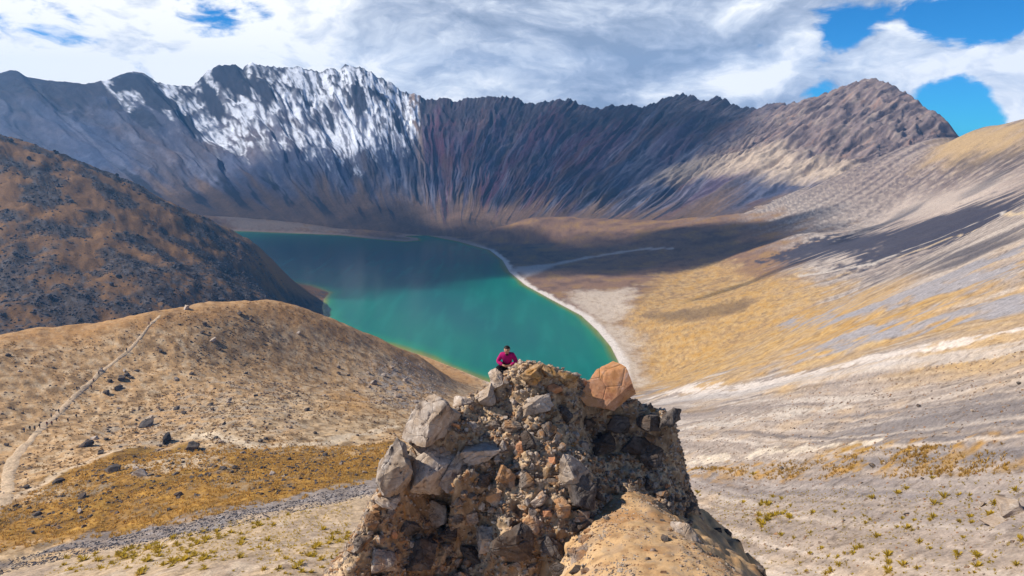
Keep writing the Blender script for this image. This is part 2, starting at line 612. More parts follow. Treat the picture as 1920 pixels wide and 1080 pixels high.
# grassy valley floor
fl = ss(72 - TZ + 14 * nB + 10 * sA, 0, 30) * ss(RD, 420, 520)
lay(fl * 0.95, C3(156, 120, 94, 0.62))
lay(fl * ss(nB + 0.6 * sB, 0.05, 0.5) * 0.7, C3(176, 138, 84, 0.66))
lay(fl * ss(-nB + 0.5 * sB, 0.05, 0.5) * 0.7, C3(118, 92, 80, 0.6))
gr = polym(((1165, 600), (1240, 515), (1350, 490), (1560, 535), (1700, 545), (1930, 470), (1930, 612), (1560, 680), (1250, 735), (1190, 660)), 14, 30, nB + 0.7 * sB)
lay(gr * (0.55 + 0.45 * ss(nB + 0.6 * sC + 0.5 * nC, -0.5, 0.2)), C3(208, 168, 108, 0.70))
lay(gr * ss(nC + nB, 0.0, 0.7) * 0.7, C3(196, 148, 72, 0.68))
lay(gr * ss(-nC - nD, 0.05, 0.6) * 0.6, C3(160, 130, 94, 0.6))
lay(gr * ss(nD + sC, 0.1, 0.6) * 0.4, C3(212, 184, 140, 0.7))
for pg in (((1530, 648), (1620, 605), (1930, 548), (1930, 590), (1700, 622), (1600, 650)), ((1600, 585), (1760, 515), (1930, 478), (1930, 528), (1720, 568), (1640, 585)),
           ((1480, 600), (1560, 588), (1580, 600), (1490, 612))):
    lay(polym(pg, 4, 18, sB + 0.5 * nC) * 0.9, C3(172, 168, 172, 0.66))
dk = polym(((1430, 487), (1560, 440), (1700, 425), (1850, 375), (1930, 350), (1930, 385), (1720, 468), (1610, 503), (1560, 478)), 10, 28, sB + sC)
lay(dk * 0.95, C3(80, 78, 92, 0.55))  # dark scree, with part of the cloud shadow painted into its colour
lay(polym(((1640, 520), (1760, 480), (1930, 420), (1930, 450), (1760, 510)), 8, 16, sB) * 0.8, C3(92, 90, 100, 0.58))
lay(polym(((1210, 590), (1400, 560), (1400, 580), (1230, 608)), 8, 10, nB) * 0.7, C3(128, 104, 78, 0.6))
lay(strokem(((1500, 517), (1640, 495), (1760, 447), (1880, 397), (1930, 380)), 3.0, 1.2, nC, 0.6) * 0.9, C3(206, 194, 182, 0.75))
lay(strokem(((1690, 480), (1800, 440), (1930, 402)), 2.2, 1.0, nC, 0.6) * 0.8, C3(214, 190, 156, 0.75))
# sand round the lake
sandp = polym(((1060, 548), (1185, 540), (1180, 575), (1160, 605), (1200, 660), (1215, 720), (1185, 725), (1150, 640)), 12, 16, nB + 0.6 * nC)
lay(sandp * 0.85, C3(214, 196, 176, 0.78))
lay(sandp * ss(nC, 0.0, 0.6) * 0.7, C3(182, 158, 128, 0.7))
lay(ss(10.5 + 4 * nB + 3 * nC - SDL, 0, 5) * ss(SDL, -1, 1.0), C3(226, 214, 202, 0.85))
lay(ss(16 + 4 * nB - SDL, 0, 4) * ss(TY, 1080, 1200), C3(176, 150, 132, 0.7))
lay(ss(-SDL, -0.5, 1.5), C3(150, 140, 100, 0.7))
lay(strokem(((968, 507), (1010, 500), (1050, 494), (1110, 481), (1200, 467), (1260, 466)), 12, 3.0, nB, 0.5), C3(206, 192, 182, 0.74))
lay(polym(((965, 500), (1040, 495), (1010, 512), (985, 520)), 8, 6, nB), C3(206, 192, 182, 0.74))
lay(polym(((400, 403), (470, 408), (560, 418), (640, 428), (640, 434), (470, 428), (430, 425)), 14, 26, nB + nC) * 0.7, C3(178, 160, 144, 0.68))
# white run-out at the edge of the near scree
lay(strokem(((1225, 744), (1330, 735), (1560, 690), (1740, 655), (1930, 615)), 4.2, 1.1, nC + sM + nD, 1.1) * 0.85, C3(232, 218, 206, 0.74))
lay(strokem(((1240, 752), (1500, 712), (1930, 650)), 3.5, 1.6, sM, 1.2) * 0.6, C3(205, 196, 190, 0.72))
lay(polym(((1560, 800), (1930, 700), (1930, 810), (1700, 830)), 8, 14, sN + sM) * 0.65, C3(132, 128, 132, 0.58))
lay(strokem(((1270, 870), (1450, 842), (1640, 828)), 1.6, 0.5, sM + nD + nC, 2.2) * 0.7, C3(236, 218, 194, 0.74))
lay(strokem(((1290, 800), (1460, 775), (1600, 760)), 2.2, 0.8, sM + nD + nC, 2.4) * 0.5, C3(232, 218, 202, 0.72))
lay(strokem(((1270, 885), (1560, 868), (1930, 845)), 5.5, 3.0, sM + nC, 0.7) * ss(nD + nC, -0.1, 0.5) * 0.9, C3(190, 142, 62, 0.68))
lay(strokem(((1560, 850), (1930, 880)), 3.5, 2.2, sM + nC, 0.7) * ss(nD + nC, 0.0, 0.5) * 0.8, C3(184, 140, 56, 0.68))
lay(polym(((1300, 900), (1930, 880), (1930, 960), (1500, 930)), 5, 10, sN) * 0.5, C3(160, 150, 148, 0.62))
# --- near left hill
hc = ss(WC + 4 * nB, -6, 6)
lay(hc, C3(206, 166, 118, 0.76))
lay(hc * ss(nB + 0.5 * nC, 0.0, 0.5) * 0.5, C3(182, 140, 92, 0.68))
lay(hc * ss(nA + nB, 0.1, 0.6) * 0.6, C3(214, 186, 148, 0.78))
lay(hc * ss(-nC - nD * 0.8, 0.12, 0.5) * 0.6, C3(124, 96, 64, 0.52))
lay(hc * ss(nD + 0.4 * nC, 0.2, 0.5) * 0.6, C3(226, 202, 168, 0.74))
nE = fbm(TX / 3.6, TY / 3.6, 2, 55)
lay(hc * ss(nE + 0.3 * nC, 0.2, 0.5) * 0.5, C3(222, 196, 160, 0.74))
lay(hc * ss(-nE + 0.3 * nB, 0.25, 0.5) * 0.4, C3(96, 74, 52, 0.45))
crest = polym(((-10, 632), (150, 607), (290, 584), (480, 553), (640, 596), (760, 646), (830, 680), (900, 712), (880, 722), (760, 680), (640, 640), (480, 590), (290, 612), (-10, 660)), 8, 14, nB)
lay(hc * crest * 0.6, C3(196, 142, 78, 0.66))
lay(hc * polym(((330, 600), (470, 590), (560, 640), (480, 700), (370, 680)), 20, 20, nB) * 0.4, C3(122, 98, 72, 0.55))
lay(hc * polym(((610, 745), (680, 740), (700, 780), (640, 790)), 8, 8, nB) * 0.7, C3(206, 156, 92, 0.7))
lay(hc * polym(((690, 690), (790, 680), (850, 740), (760, 770), (690, 750)), 10, 12, nB) * ss(nC + nD, -0.2, 0.4) * 0.8, C3(176, 166, 158, 0.66))
lay(hc * polym(((190, 800), (400, 720), (560, 720), (560, 800), (400, 820), (250, 860)), 12, 16, nB) * ss(nC + nD, 0.0, 0.5) * 0.6, C3(176, 162, 146, 0.62))
ora = polym(((-60, 1060), (-60, 985), (0, 955), (130, 885), (260, 850), (400, 838), (600, 838), (740, 830), (760, 880), (700, 905), (560, 940), (360, 980), (150, 1015)), 6, 20, nB + 0.6 * nC)
lay(ora * 0.95, C3(184, 136, 62, 0.62))
lay(ora * ss(nC + nD, 0.05, 0.6) * 0.8, C3(206, 156, 70, 0.7))
lay(ora * ss(-nC - nD, 0.1, 0.55) * 0.85, C3(116, 84, 40, 0.52))
lay(ora * ss(nB - nC, 0.12, 0.6) * 0.7, C3(176, 156, 130, 0.62))
lay(ora * ss(-nB + 0.5 * nD, 0.2, 0.6) * 0.5, C3(150, 118, 50, 0.56))
lay(strokem(((370, 815), (470, 838), (600, 832), (680, 815), (740, 800)), 3.0, 2.2, nC, 1.0) * 0.85, C3(228, 206, 176, 0.76))
lay(strokem(((20, 935), (100, 893), (170, 862), (250, 838)), 1.6, 1.0, nC, 0.8) * 0.8, C3(226, 200, 168, 0.76))
lay(polym(((250, 870), (420, 850), (420, 875), (280, 895)), 3, 6, nC + nD) * 0.6, C3(222, 200, 172, 0.74))
# --- bank and gully under the viewer's left
bank = ss(-WC + 3 * nB, -2, 4) * ss(190 - RD, 0, 30) * ss(-TX, -15, 10)
lay(bank, C3(212, 184, 150, 0.7))
lay(bank * ss(nB + nC, 0.1, 0.6) * 0.6, C3(192, 168, 148, 0.64))
lay(bank * ss(nD + nC, 0.25, 0.7) * 0.5, C3(228, 206, 178, 0.75))
lay(bank * ss(-nD - 0.6 * nC, 0.2, 0.6) * 0.5, C3(150, 126, 98, 0.6))
gl = strokem(((-60, 1085), (0, 1058), (150, 1022), (350, 987), (520, 952), (690, 918), (740, 905)), 5.2, 4.6, nC + 1.4 * nB, 1.1)
lay(gl * 0.85, C3(166, 154, 148, 0.6))
lay(gl * ss(nD + nB, 0.05, 0.5) * 0.7, C3(92, 86, 88, 0.55))
lay(gl * ss(-nD, 0.1, 0.4) * 0.6, C3(190, 182, 180, 0.7))
# --- dark rocky hill
hb = ss(WB + 6 * nB, -6, 6)
lay(hb, C3(150, 112, 74, 0.56))
lay(hb * ss(nB, 0.0, 0.5) * 0.7, C3(172, 128, 80, 0.6))
lay(hb * ss(-nC, 0.0, 0.5) * 0.5, C3(100, 74, 56, 0.42))
rk = fbm(TX / 45 + TY / 120, TY / 26, 4, 77)
tal = polym(((200, 620), (240, 560), (330, 490), (430, 470), (500, 540), (520, 575), (440, 590), (300, 600)), 14, 26, nB)
dkb = polym(((-60, 560), (-60, 430), (60, 450), (170, 520), (260, 560), (200, 610), (-60, 660)), 20, 40, nB)
rocky = np.clip(ss(rk + 0.35 * nC, -0.04, 0.18) + tal * ss(nC + nD, -0.5, 0.1) + dkb * ss(rk + nC, -0.5, 0.2), 0, 1)
ROCKY = rocky * hb
lay(ROCKY * 0.85, C3(82, 78, 80, 0.44))
lay(ROCKY * ss(nD, 0.05, 0.5) * 0.7, C3(128, 126, 132, 0.5))
lay(ROCKY * ss(-nD - 0.5 * nC, 0.1, 0.5) * 0.8, C3(44, 44, 50, 0.4))
lay(hb * polym(((470, 470), (560, 515), (622, 545), (600, 560), (540, 540), (460, 490)), 12, 10, nB) * 0.7, C3(196, 140, 84, 0.62))
lay(hb * polym(((590, 545), (625, 545), (628, 560), (600, 580), (560, 575)), 6, 6, nB) * ss(nC + nD, -0.3, 0.3) * 0.8, C3(120, 112, 108, 0.55))

# split the ground into the pieces one would name
path_w = gp((1225, 744), (1330, 735), (1560, 690), (1740, 655), (1930, 615))
scree_poly = np.concatenate([path_w[:, :2], [(260, 60), (260, -60), (-10, 10), (-6, 150), (10, 300), (60, 470)]])
fx = TX[:-1, :-1]
fy = TY[:-1, :-1]
lab = np.zeros(fx.shape, int)
lab[sdpoly(fx, fy, scree_poly) < 0] = 1
lab[(WC[:-1, :-1] > 0)] = 2
lab[(WC[:-1, :-1] <= 0) & (RD[:-1, :-1] < 190) & (fx < -4)] = 3
lab[(WB[:-1, :-1] > 0)] = 4
lab = lab.ravel()
idx = np.arange(NA * NR).reshape(NA, NR)
quads = np.stack([idx[:-1, :-1], idx[:-1, 1:], idx[1:, 1:], idx[1:, :-1]], -1).reshape(-1, 4)[:, ::-1]
TV = np.stack([TX, TY, TZ], -1).reshape(-1, 3)
TC = cols.reshape(-1, 3)
for k, nm in enumerate(('valley_floor', 'scree_slope', 'trail_hill', 'gravel_bank', 'rocky_hill')):
    q = quads[lab == k]
    used, inv = np.unique(q.ravel(), return_inverse=True)
    o = mesh_np(nm, TV[used], inv.reshape(-1, 4), MAT_NEAR, None, TC[used])
    tag(o, kind='structure')

# --- the lake
gx = np.arange(-640, 130, 3.0)
gy = np.arange(480, 1350, 3.0)
LX, LY = np.meshgrid(gx, gy, indexing='ij')
sdw = sdpoly(LX, LY, shore)
wn = fbm(LX / 60, LY / 90, 3, 81)
dep = -sdw
wc = np.zeros(LX.shape + (3,))
wc[:] = lin(0, 116, 102, 0.78)


def layw(m, c):
    global wc
    m = np.clip(m, 0, 1)[..., None]
    wc = wc * (1 - m) + c * m


layw(ss(dep + 20 * wn, 40, 130) * 0.55, lin(0, 84, 98, 0.72))
layw(ss(24 + 6 * wn - dep, 0, 22) * 0.8, lin(30, 140, 96, 0.8))
layw(ss(9 + 3 * wn - dep, 0, 8), lin(126, 134, 30, 0.75))
layw(ss(2 - dep, 0, 2) * 0.6, lin(170, 165, 110, 0.75))
wind = fbm(LX / 14, LY / 120, 4, 83)
layw(ss(wind, 0.0, 0.5) * 0.22, lin(0, 92, 96, 0.8))
layw(ss(-wind, 0.05, 0.5) * 0.18, lin(30, 150, 136, 0.8))
li = np.arange(LX.size).reshape(LX.shape)
lq = np.stack([li[:-1, :-1], li[1:, :-1], li[1:, 1:], li[:-1, 1:]], -1).reshape(-1, 4)
lq = lq[(sdw[:-1, :-1] < 14).ravel()]
used, inv = np.unique(lq.ravel(), return_inverse=True)
mw, T = new_mat('lake_water')
v = T.n('ShaderNodeTexCoord').outputs['Object']
sv = T.vmath('MULTIPLY', v, (1.0, 1.6, 1.0))
h = T.math('ADD', T.noise(sv, 0.5, 3.0, 0.6), T.math('MULTIPLY', T.noise(sv, 0.05, 3.0, 0.5), 2.0))
pw = finish(T, T.n('ShaderNodeAttribute', attribute_name='Col').outputs['Color'], 0.18, h, 0.4, 0.10, 0.08)
pw.inputs['IOR'].default_value = 1.33
LV = np.stack([LX, LY, np.zeros_like(LX)], -1).reshape(-1, 3)
lake = mesh_np('lake', LV[used], inv.reshape(-1, 4), mw, None, wc.reshape(-1, 3)[used])
tag(lake, kind='structure')

# --- the crater wall behind
crest_px = np.array(((-260, 150), (-120, 148), (0, 137), (18, 132), (32, 133), (50, 144), (80, 150), (120, 154), (160, 158), (200, 151), (225, 140), (250, 135), (272, 139), (295, 156),
                     (325, 161), (358, 163), (375, 150), (392, 131), (412, 125), (435, 122), (448, 126), (456, 131), (462, 121), (474, 119), (500, 126), (530, 128), (560, 127), (600, 137),
                     (612, 131), (622, 129), (633, 134), (650, 120), (664, 125), (690, 133), (715, 147), (735, 158), (752, 173), (775, 177), (785, 181), (800, 188), (830, 186), (860, 190),
                     (880, 183), (905, 184), (930, 182), (965, 183), (978, 188), (990, 195), (1003, 196), (1014, 191), (1030, 191), (1050, 187), (1070, 187), (1088, 196), (1112, 205),
                     (1130, 203), (1150, 198), (1185, 199), (1205, 201), (1230, 193), (1255, 182), (1280, 177), (1300, 181), (1318, 190), (1327, 191), (1340, 182), (1358, 186), (1372, 196),
                     (1395, 203), (1430, 204), (1440, 196), (1465, 195), (1490, 193), (1520, 186), (1550, 175), (1575, 175), (1588, 163), (1605, 154), (1625, 149), (1642, 150), (1665, 158),
                     (1690, 170), (1712, 184), (1735, 203), (1762, 214), (1777, 228), (1786, 247), (1800, 258), (1900, 290), (2000, 320)), float)
Yc = np.interp(crest_px[:, 0], (-260, 0, 430, 650, 780, 950, 1280, 1500, 1640, 1786, 2000), (2020, 1980, 1900, 1850, 1800, 1750, 1610, 1490, 1400, 1260, 1180))
CW = np.array([PY(a, b, y) for (a, b), y in zip(crest_px, Yc)])
cth = np.arctan2(CW[:, 1] - LC[1], CW[:, 0] - LC[0])
crr = np.hypot(CW[:, 0] - LC[0], CW[:, 1] - LC[1])
foot = np.array([(-1500., 1150., 60.), (-1000., 1250., 30.)] + [PZ(*p) for p in ((405, 404, 16), (500, 412, 12), (620, 422, 10), (760, 428, 10), (900, 434, 12), (1050, 438, 16), (1200, 438, 26), (1300, 428, 38))]
                + [PY(*p) for p in ((1420, 405, 1040), (1560, 362, 1070), (1680, 312, 1110), (1770, 268, 1140), (1900, 290, 1000))])
fth = np.arctan2(foot[:, 1] - LC[1], foot[:, 0] - LC[0])
frr = np.hypot(foot[:, 0] - LC[0], foot[:, 1] - LC[1])
NU, NS = 1150, 210
o1 = np.argsort(cth)
o2 = np.argsort(fth)
u = np.linspace(R(14), R(150), NU)
s1 = np.concatenate([np.linspace(-0.06, 1.0, NS - 40), np.linspace(1.0, 1.35, 41)[1:]])
U, S = np.meshgrid(u, s1, indexing='ij')


def iu(xs, ys, o):
    return np.interp(u, xs[o], ys[o])[:, None]


rc, zc, Q = iu(cth, crr, o1), iu(cth, CW[:, 2], o1), iu(cth, crest_px[:, 0], o1)
rf, zf = iu(fth, frr, o2), iu(fth, foot[:, 2], o2)
zf = zf - 16 * ss(Q, 1150, 1350)
Qm = Q + 0 * S
sc_ = np.clip(S, 0, 1)
prof = 0.50 * sc_ + 0.50 * sc_ ** 2.1
MZ = zf + (zc - zf) * prof
MZ = MZ + np.minimum(S, 0) * 400
MZ = MZ - np.maximum(S - 1, 0) * (zc - zf) * 2.0
MR = rf + (rc - rf) * S
env = ss(sc_, 0.0, 0.35) * (1 - ss(sc_, 0.82, 1.0)) * (S < 1)
# ribs and gullies down the wall, crags under the crest
rib = ridged(U * 13 + 0.6 * fbm(U * 9, S * 3, 3, 90), S * 1.3, 4, 91, 0.55)
fine = fbm(U * 130, S * 6, 4, 95)
crag = ridged(U * 55, S * 11, 4, 99)
wpk = ss(Qm, 1400, 1540)
env2 = ss(sc_, 0.05, 0.45) * (1 - ss(sc_, 0.93, 1.0)) * (S < 1)
rib2 = ridged(U * 24 + 1.1 * fbm(U * 16, S * 5, 3, 190), S * 3.0, 4, 192, 0.55)
dz = env * ss(sc_, 0.2, 0.55) * rib2 * 3.2 + env * ss(sc_, 0.05, 0.45) * rib * (17 + 6 * ss(Qm, 780, 500)) + env2 * (1.3 * fine) + ss(sc_, 0.5, 0.85) * env2 * crag * 9
dz = dz + wpk * env2 * ss(sc_, 0.3, 0.6) * (11 * ridged(U * 60, S * 9, 5, 103, 0.6))
MZ = MZ + dz
rin = env2 * (5 * fbm(U * 45, S * 5, 4, 107) + 9 * crag * ss(sc_, 0.5, 0.9))
MR = MR + rin
jag = 7.0 * ridged(U * 48, S * 0 + 1.5, 3, 111, 0.5) + 2.0 * fbm(U * 140, S * 0 + 4.5, 2, 115) - 2.0
MZ = MZ + ss(sc_, 0.90, 0.99) * ss(1.06 - S, 0, 0.05) * jag * np.interp(Q, (0, 200, 380, 1700, 1790), (0.3, 0.5, 1.0, 1.0, 0.3))
# the right-hand ribs slant down to the left
slant = np.interp(Q, (-300, 300, 760, 1000, 1300, 1600, 1786, 2000), (-0.02, -0.03, 0.0, 0.14, 0.26, 0.22, 0.04, 0.0))
UA = U + slant * (1 - sc_) * ss(sc_, -0.15, 0.1)
MX, MY = LC[0] + np.cos(UA) * MR, LC[1] + np.sin(UA) * MR

# colours of the wall: dark rock above, talus streaks, rusty foot, snow on the left summit
t1 = fbm(U * 30 + 0.5 * fbm(U * 20, S * 5, 3, 119), S * 1.8, 4, 120)
t2 = fbm(U * 95 + 1.1 * t1 + 0.7 * fbm(U * 45, S * 9, 3, 118), S * 5.5, 4, 124)
t3 = fbm(U * 18, S * 2.5, 4, 128)
bk = fbm(U * 90, S * 14, 4, 132)
cols = np.zeros(MX.shape + (3,))
cols[:] = C3(98, 100, 122, 0.58)
lft = ss(Qm, 800, 700)
mid = ss(Qm, 760, 800) * ss(Qm, 1330, 1150)
rgt = ss(Qm, 1150, 1350)
lay(ss(t1, -0.1, 0.5) * 0.5, C3(122, 122, 140, 0.62))
lay(lft * ss(t3, -0.2, 0.4) * 0.5, C3(116, 104, 104, 0.62))
lay(mid * ss(t1 + 0.5 * t3, -0.35, 0.3) * 0.75, C3(124, 80, 96, 0.55))
lay(mid * ss(t2 - t1, 0.2, 0.6) * 0.7, C3(164, 102, 110, 0.64))
lay(ss(fbm(U * 8, S * 3, 3, 136), 0.1, 0.4) * 0.5, C3(88, 98, 124, 0.6))
lay(ss(fbm(U * 11, S * 4, 3, 139), 0.12, 0.45) * 0.5, C3(122, 100, 88, 0.6))
lay(ss(t2, 0.18, 0.5) * 0.55 * (1 - 0.5 * lft) * ss(sc_, 0.08, 0.32), C3(156, 154, 170, 0.64))
lay(ss(-t2, 0.1, 0.6) * 0.35 * ss(sc_, 0.12, 0.4), C3(70, 72, 92, 0.55))
b1, b2, b3 = fbm(U * 9, S * 2.2, 3, 210), fbm(U * 13, S * 2.8, 3, 214), fbm(U * 24, S * 1.6, 3, 218)
lay(lft * ss(b1, -0.3, 0.3) * 0.55, C3(86, 104, 142, 0.62))  # blue of the hazy distance put into the left wall's colour
lay((mid + 0.5 * rgt) * ss(b1, 0.0, 0.35) * 0.6, C3(124, 70, 92, 0.56))
lay((mid + 0.5 * rgt) * ss(-b1 + 0.4 * b2, 0.1, 0.4) * 0.55, C3(70, 88, 128, 0.56))
lay((mid + rgt) * ss(b2, 0.15, 0.4) * 0.5, C3(134, 92, 70, 0.58))
lay(ss(b3, 0.15, 0.45) * ss(sc_, 0.1, 0.3) * (1 - ss(sc_, 0.6, 0.85)) * 0.45, C3(150, 152, 172, 0.64))
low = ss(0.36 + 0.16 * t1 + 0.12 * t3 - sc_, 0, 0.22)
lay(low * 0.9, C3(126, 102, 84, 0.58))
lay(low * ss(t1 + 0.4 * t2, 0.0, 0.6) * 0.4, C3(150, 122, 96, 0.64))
lay(ss(-t1 - 0.4 * t2, 0.22, 0.4) * ss(sc_, 0.02, 0.12) * ss(0.45 - sc_, 0, 0.2) * 0.85, C3(52, 54, 68, 0.5))  # blue-grey scree patches; the foot's triangular shadows are painted in here
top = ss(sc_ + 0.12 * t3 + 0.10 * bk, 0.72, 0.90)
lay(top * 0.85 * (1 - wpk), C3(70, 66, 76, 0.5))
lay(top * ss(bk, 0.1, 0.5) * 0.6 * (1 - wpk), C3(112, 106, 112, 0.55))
lay(ss(np.abs(Qm - 775 - 18 * (1 - sc_) * 0 - 6 * t1), 16, 4) * ss(sc_, 0.25, 0.6) * 0.8, C3(176, 150, 132, 0.7))   # pale chute in the notch
pk = wpk * ss(sc_ + 0.12 * t3, 0.42, 0.56)
lay(pk * 0.95, C3(158, 138, 132, 0.62))
lay(pk * ss(bk, 0.0, 0.5) * 0.7, C3(190, 172, 158, 0.66))
lay(pk * ss(-bk - 0.5 * t2, 0.05, 0.5) * 0.85, C3(92, 80, 84, 0.52))
lay(pk * ss(t2 + bk, 0.3, 0.8) * 0.5, C3(176, 124, 100, 0.62))
band = ss(Qm, 1380, 1440) * ss(0.12 - np.abs(sc_ - 0.50 - 0.05 * t3 - 0.04 * bk), 0, 0.10)
lay(band * 0.85, C3(214, 192, 168, 0.74))
snl = np.interp(Q, (150, 200, 260, 300, 350, 420, 470, 520, 600, 650, 700, 760, 782, 800), (1.4, 0.78, 0.72, 0.60, 0.52, 0.50, 0.54, 0.42, 0.40, 0.46, 0.52, 0.60, 0.76, 1.5))
sn = ss(sc_ - snl - 0.23 * t2 - 0.16 * t1 - 0.09 * bk, -0.02, 0.06)
sn = sn * (1 - ss(0.55 * rib2 + 0.45 * crag + 0.45 * bk, 0.38, 0.72))
crags = np.zeros_like(S)
for q0, s0, wq, ws in ((425, 0.93, 48, 0.16), (265, 0.84, 44, 0.16), (300, 0.72, 26, 0.10), (215, 0.72, 28, 0.10), (470, 0.80, 22, 0.10), (655, 0.78, 22, 0.12), (700, 0.84, 26, 0.05), (735, 0.72, 18, 0.08),
                       (240, 0.95, 60, 0.08), (375, 0.86, 16, 0.16), (590, 0.72, 10, 0.10)):
    crags = np.maximum(crags, 1 - np.hypot((Qm - q0) / wq, (S - s0) / ws))
crags = ss(crags + 0.45 * bk + 0.3 * t2, 0.12, 0.34)
sn = sn * (1 - crags) * (1 - ss(-t2 - 0.5 * bk, 0.18, 0.42) * 0.85) * (1 - ss(S, 0.985, 1.0) * ss(bk, -0.3, 0.2)) * (S < 1.01)
lay(crags * lft * ss(sc_, 0.55, 0.7) * 0.9, C3(62, 66, 82, 0.5))
lay(sn * 0.94, C3(228, 233, 244, 0.9))
mi = np.arange(NU * NS).reshape(NU, NS)
mq = np.stack([mi[:-1, :-1], mi[:-1, 1:], mi[1:, 1:], mi[1:, :-1]], -1)
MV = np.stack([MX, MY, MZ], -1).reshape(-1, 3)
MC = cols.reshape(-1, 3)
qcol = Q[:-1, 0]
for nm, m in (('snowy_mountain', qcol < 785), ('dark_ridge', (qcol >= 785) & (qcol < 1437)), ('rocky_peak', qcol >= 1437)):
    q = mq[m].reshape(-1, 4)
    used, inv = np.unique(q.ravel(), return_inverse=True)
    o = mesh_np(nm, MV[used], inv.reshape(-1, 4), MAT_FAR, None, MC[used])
    tag(o, kind='structure')

# ------------------------------------------------------------------ stones
rnd = random.Random(11)
nrs = np.random.RandomState(23)


def n3(p, k, seed=0):
    x, y, z = p[:, 0] * k, p[:, 1] * k, p[:, 2] * k
    return (perlin(x + 0.37 * z, y - 0.21 * z, seed) + perlin(y + 5.1, z + 0.4 * x, seed + 1) + perlin(z - 3.3, x + 0.3 * y, seed + 2)) * 0.6


def hull(points):
    bm = bmesh.new()
    vs = [bm.verts.new(p) for p in points]
    r = bmesh.ops.convex_hull(bm, input=vs)
    dead = [e for e in r['geom_interior'] if isinstance(e, bmesh.types.BMVert)] + [e for e in r['geom_unused'] if isinstance(e, bmesh.types.BMVert)]
    bmesh.ops.delete(bm, geom=list(set(dead)), context='VERTS')
    bmesh.ops.triangulate(bm, faces=bm.faces[:])
    bmesh.ops.recalc_face_normals(bm, faces=bm.faces[:])
    bm.verts.index_update()
    v = np.array([x.co[:] for x in bm.verts])
    f = np.array([[q.index for q in x.verts] for x in bm.faces])
    bm.free()
    return v, f


def refine(v, f, levels):
    for _ in range(levels):
        e = np.sort(np.concatenate([f[:, [0, 1]], f[:, [1, 2]], f[:, [2, 0]]]), axis=1)
        ue, inv = np.unique(e, axis=0, return_inverse=True)
        inv = inv.ravel()
        n = len(f)
        m = len(v) + inv
        a, b, c = m[:n], m[n:2 * n], m[2 * n:]
        v = np.concatenate([v, (v[ue[:, 0]] + v[ue[:, 1]]) * 0.5])
        f = np.concatenate([np.stack([f[:, 0], a, c], 1), np.stack([a, f[:, 1], b], 1), np.stack([c, b, f[:, 2]], 1), np.stack([a, b, c], 1)])
    return v, f


def rock_np(seed, levels=0, npts=13, box=0.55, rough=0.05):
    """an angular stone about one metre across, centred on its middle"""
    g = np.random.RandomState(seed)
    p = g.normal(size=(npts, 3))
    p /= np.linalg.norm(p, axis=1)[:, None]
    cube = p / np.abs(p).max(1)[:, None]
    p = p * (1 - box) + cube * box * 0.85
    p *= g.uniform(0.82, 1.0, (npts, 1)) * 0.5
    v, f = hull(p)
    if levels:
        v, f = refine(v, f, levels)
        nrm = v / (np.linalg.norm(v, axis=1)[:, None] + 1e-6)
        d_ = rough * n3(v, 2.6, seed) + rough * 0.6 * n3(v, 6.0, seed + 5)
        if levels > 2:
            d_ = d_ + rough * 0.35 * n3(v, 14.0, seed + 9) - rough * 0.9 * ss(0.10 - np.abs(n3(v * np.array([1.0, 1.0, 2.4]), 2.2, seed + 13)), 0, 0.10)
        v = v + nrm * d_[:, None]
    return v, f


def mesh_from(name, v, f, mat, smooth=False, sharp=0):
    me = bpy.data.meshes.new(name)
    me.from_pydata([tuple(x) for x in v], [], [tuple(int(i) for i in x) for x in f])
    if smooth:
        me.polygons.foreach_set('use_smooth', np.ones(len(me.polygons), bool))
    me.materials.append(mat)
    me.update()
    if sharp:
        me.polygons.foreach_set('use_smooth', np.ones(len(me.polygons), bool))
        me.set_sharp_from_angle(angle=R(sharp))
    return me


def rock_mat(name, dark, base, light, tint=None, tint_amt=0.0, scale=3.0, var=0.5, bump=0.03):
    m, T = new_mat(name)
    v = T.n('ShaderNodeTexCoord').outputs['Object']
    oi = T.n('ShaderNodeObjectInfo')
    v = T.vmath('ADD', v, T.n('ShaderNodeCombineXYZ', inp={0: T.math('MULTIPLY', oi.outputs['Random'], 31.0), 1: T.math('MULTIPLY', oi.outputs['Random'], 17.0), 2: 0.0}).outputs[0])
    a = T.noise(v, scale, 6.0, 0.65, 0.3)
    b = T.noise(v, scale * 5, 5.0, 0.7)
    c = T.mix(T.sstep(a, 0.34, 0.5), dark, base)
    c = T.mix(T.sstep(T.math('ADD', T.math('MULTIPLY', a, 0.6), T.math('MULTIPLY', b, 0.4)), 0.5, 0.66), c, light)
    if tint is not None:
        c = T.mix(T.math('MULTIPLY', T.sstep(T.noise(v, scale * 0.7, 3.0), 0.45, 0.62), tint_amt), c, tint)
    k = T.math('ADD', T.math('MULTIPLY', T.math('SUBTRACT', oi.outputs['Random'], 0.5), var), T.math('ADD', 0.75, T.math('MULTIPLY', b, 0.5)))
    c = T.mix(1.0, c, T.n('ShaderNodeCombineColor', inp={0: k, 1: k, 2: k}).outputs[0], 'MULTIPLY')
    crack = T.n('ShaderNodeTexVoronoi', feature='DISTANCE_TO_EDGE', inp={'Vector': v, 'Scale': scale * 0.9}).outputs['Distance']
    h = T.math('ADD', T.math('ADD', a, T.math('MULTIPLY', b, 0.5)), T.math('MULTIPLY', T.sstep(crack, 0.0, 0.05), 0.3))
    finish(T, c, 0.9, h, 0.9, bump, 0.2)
    return m


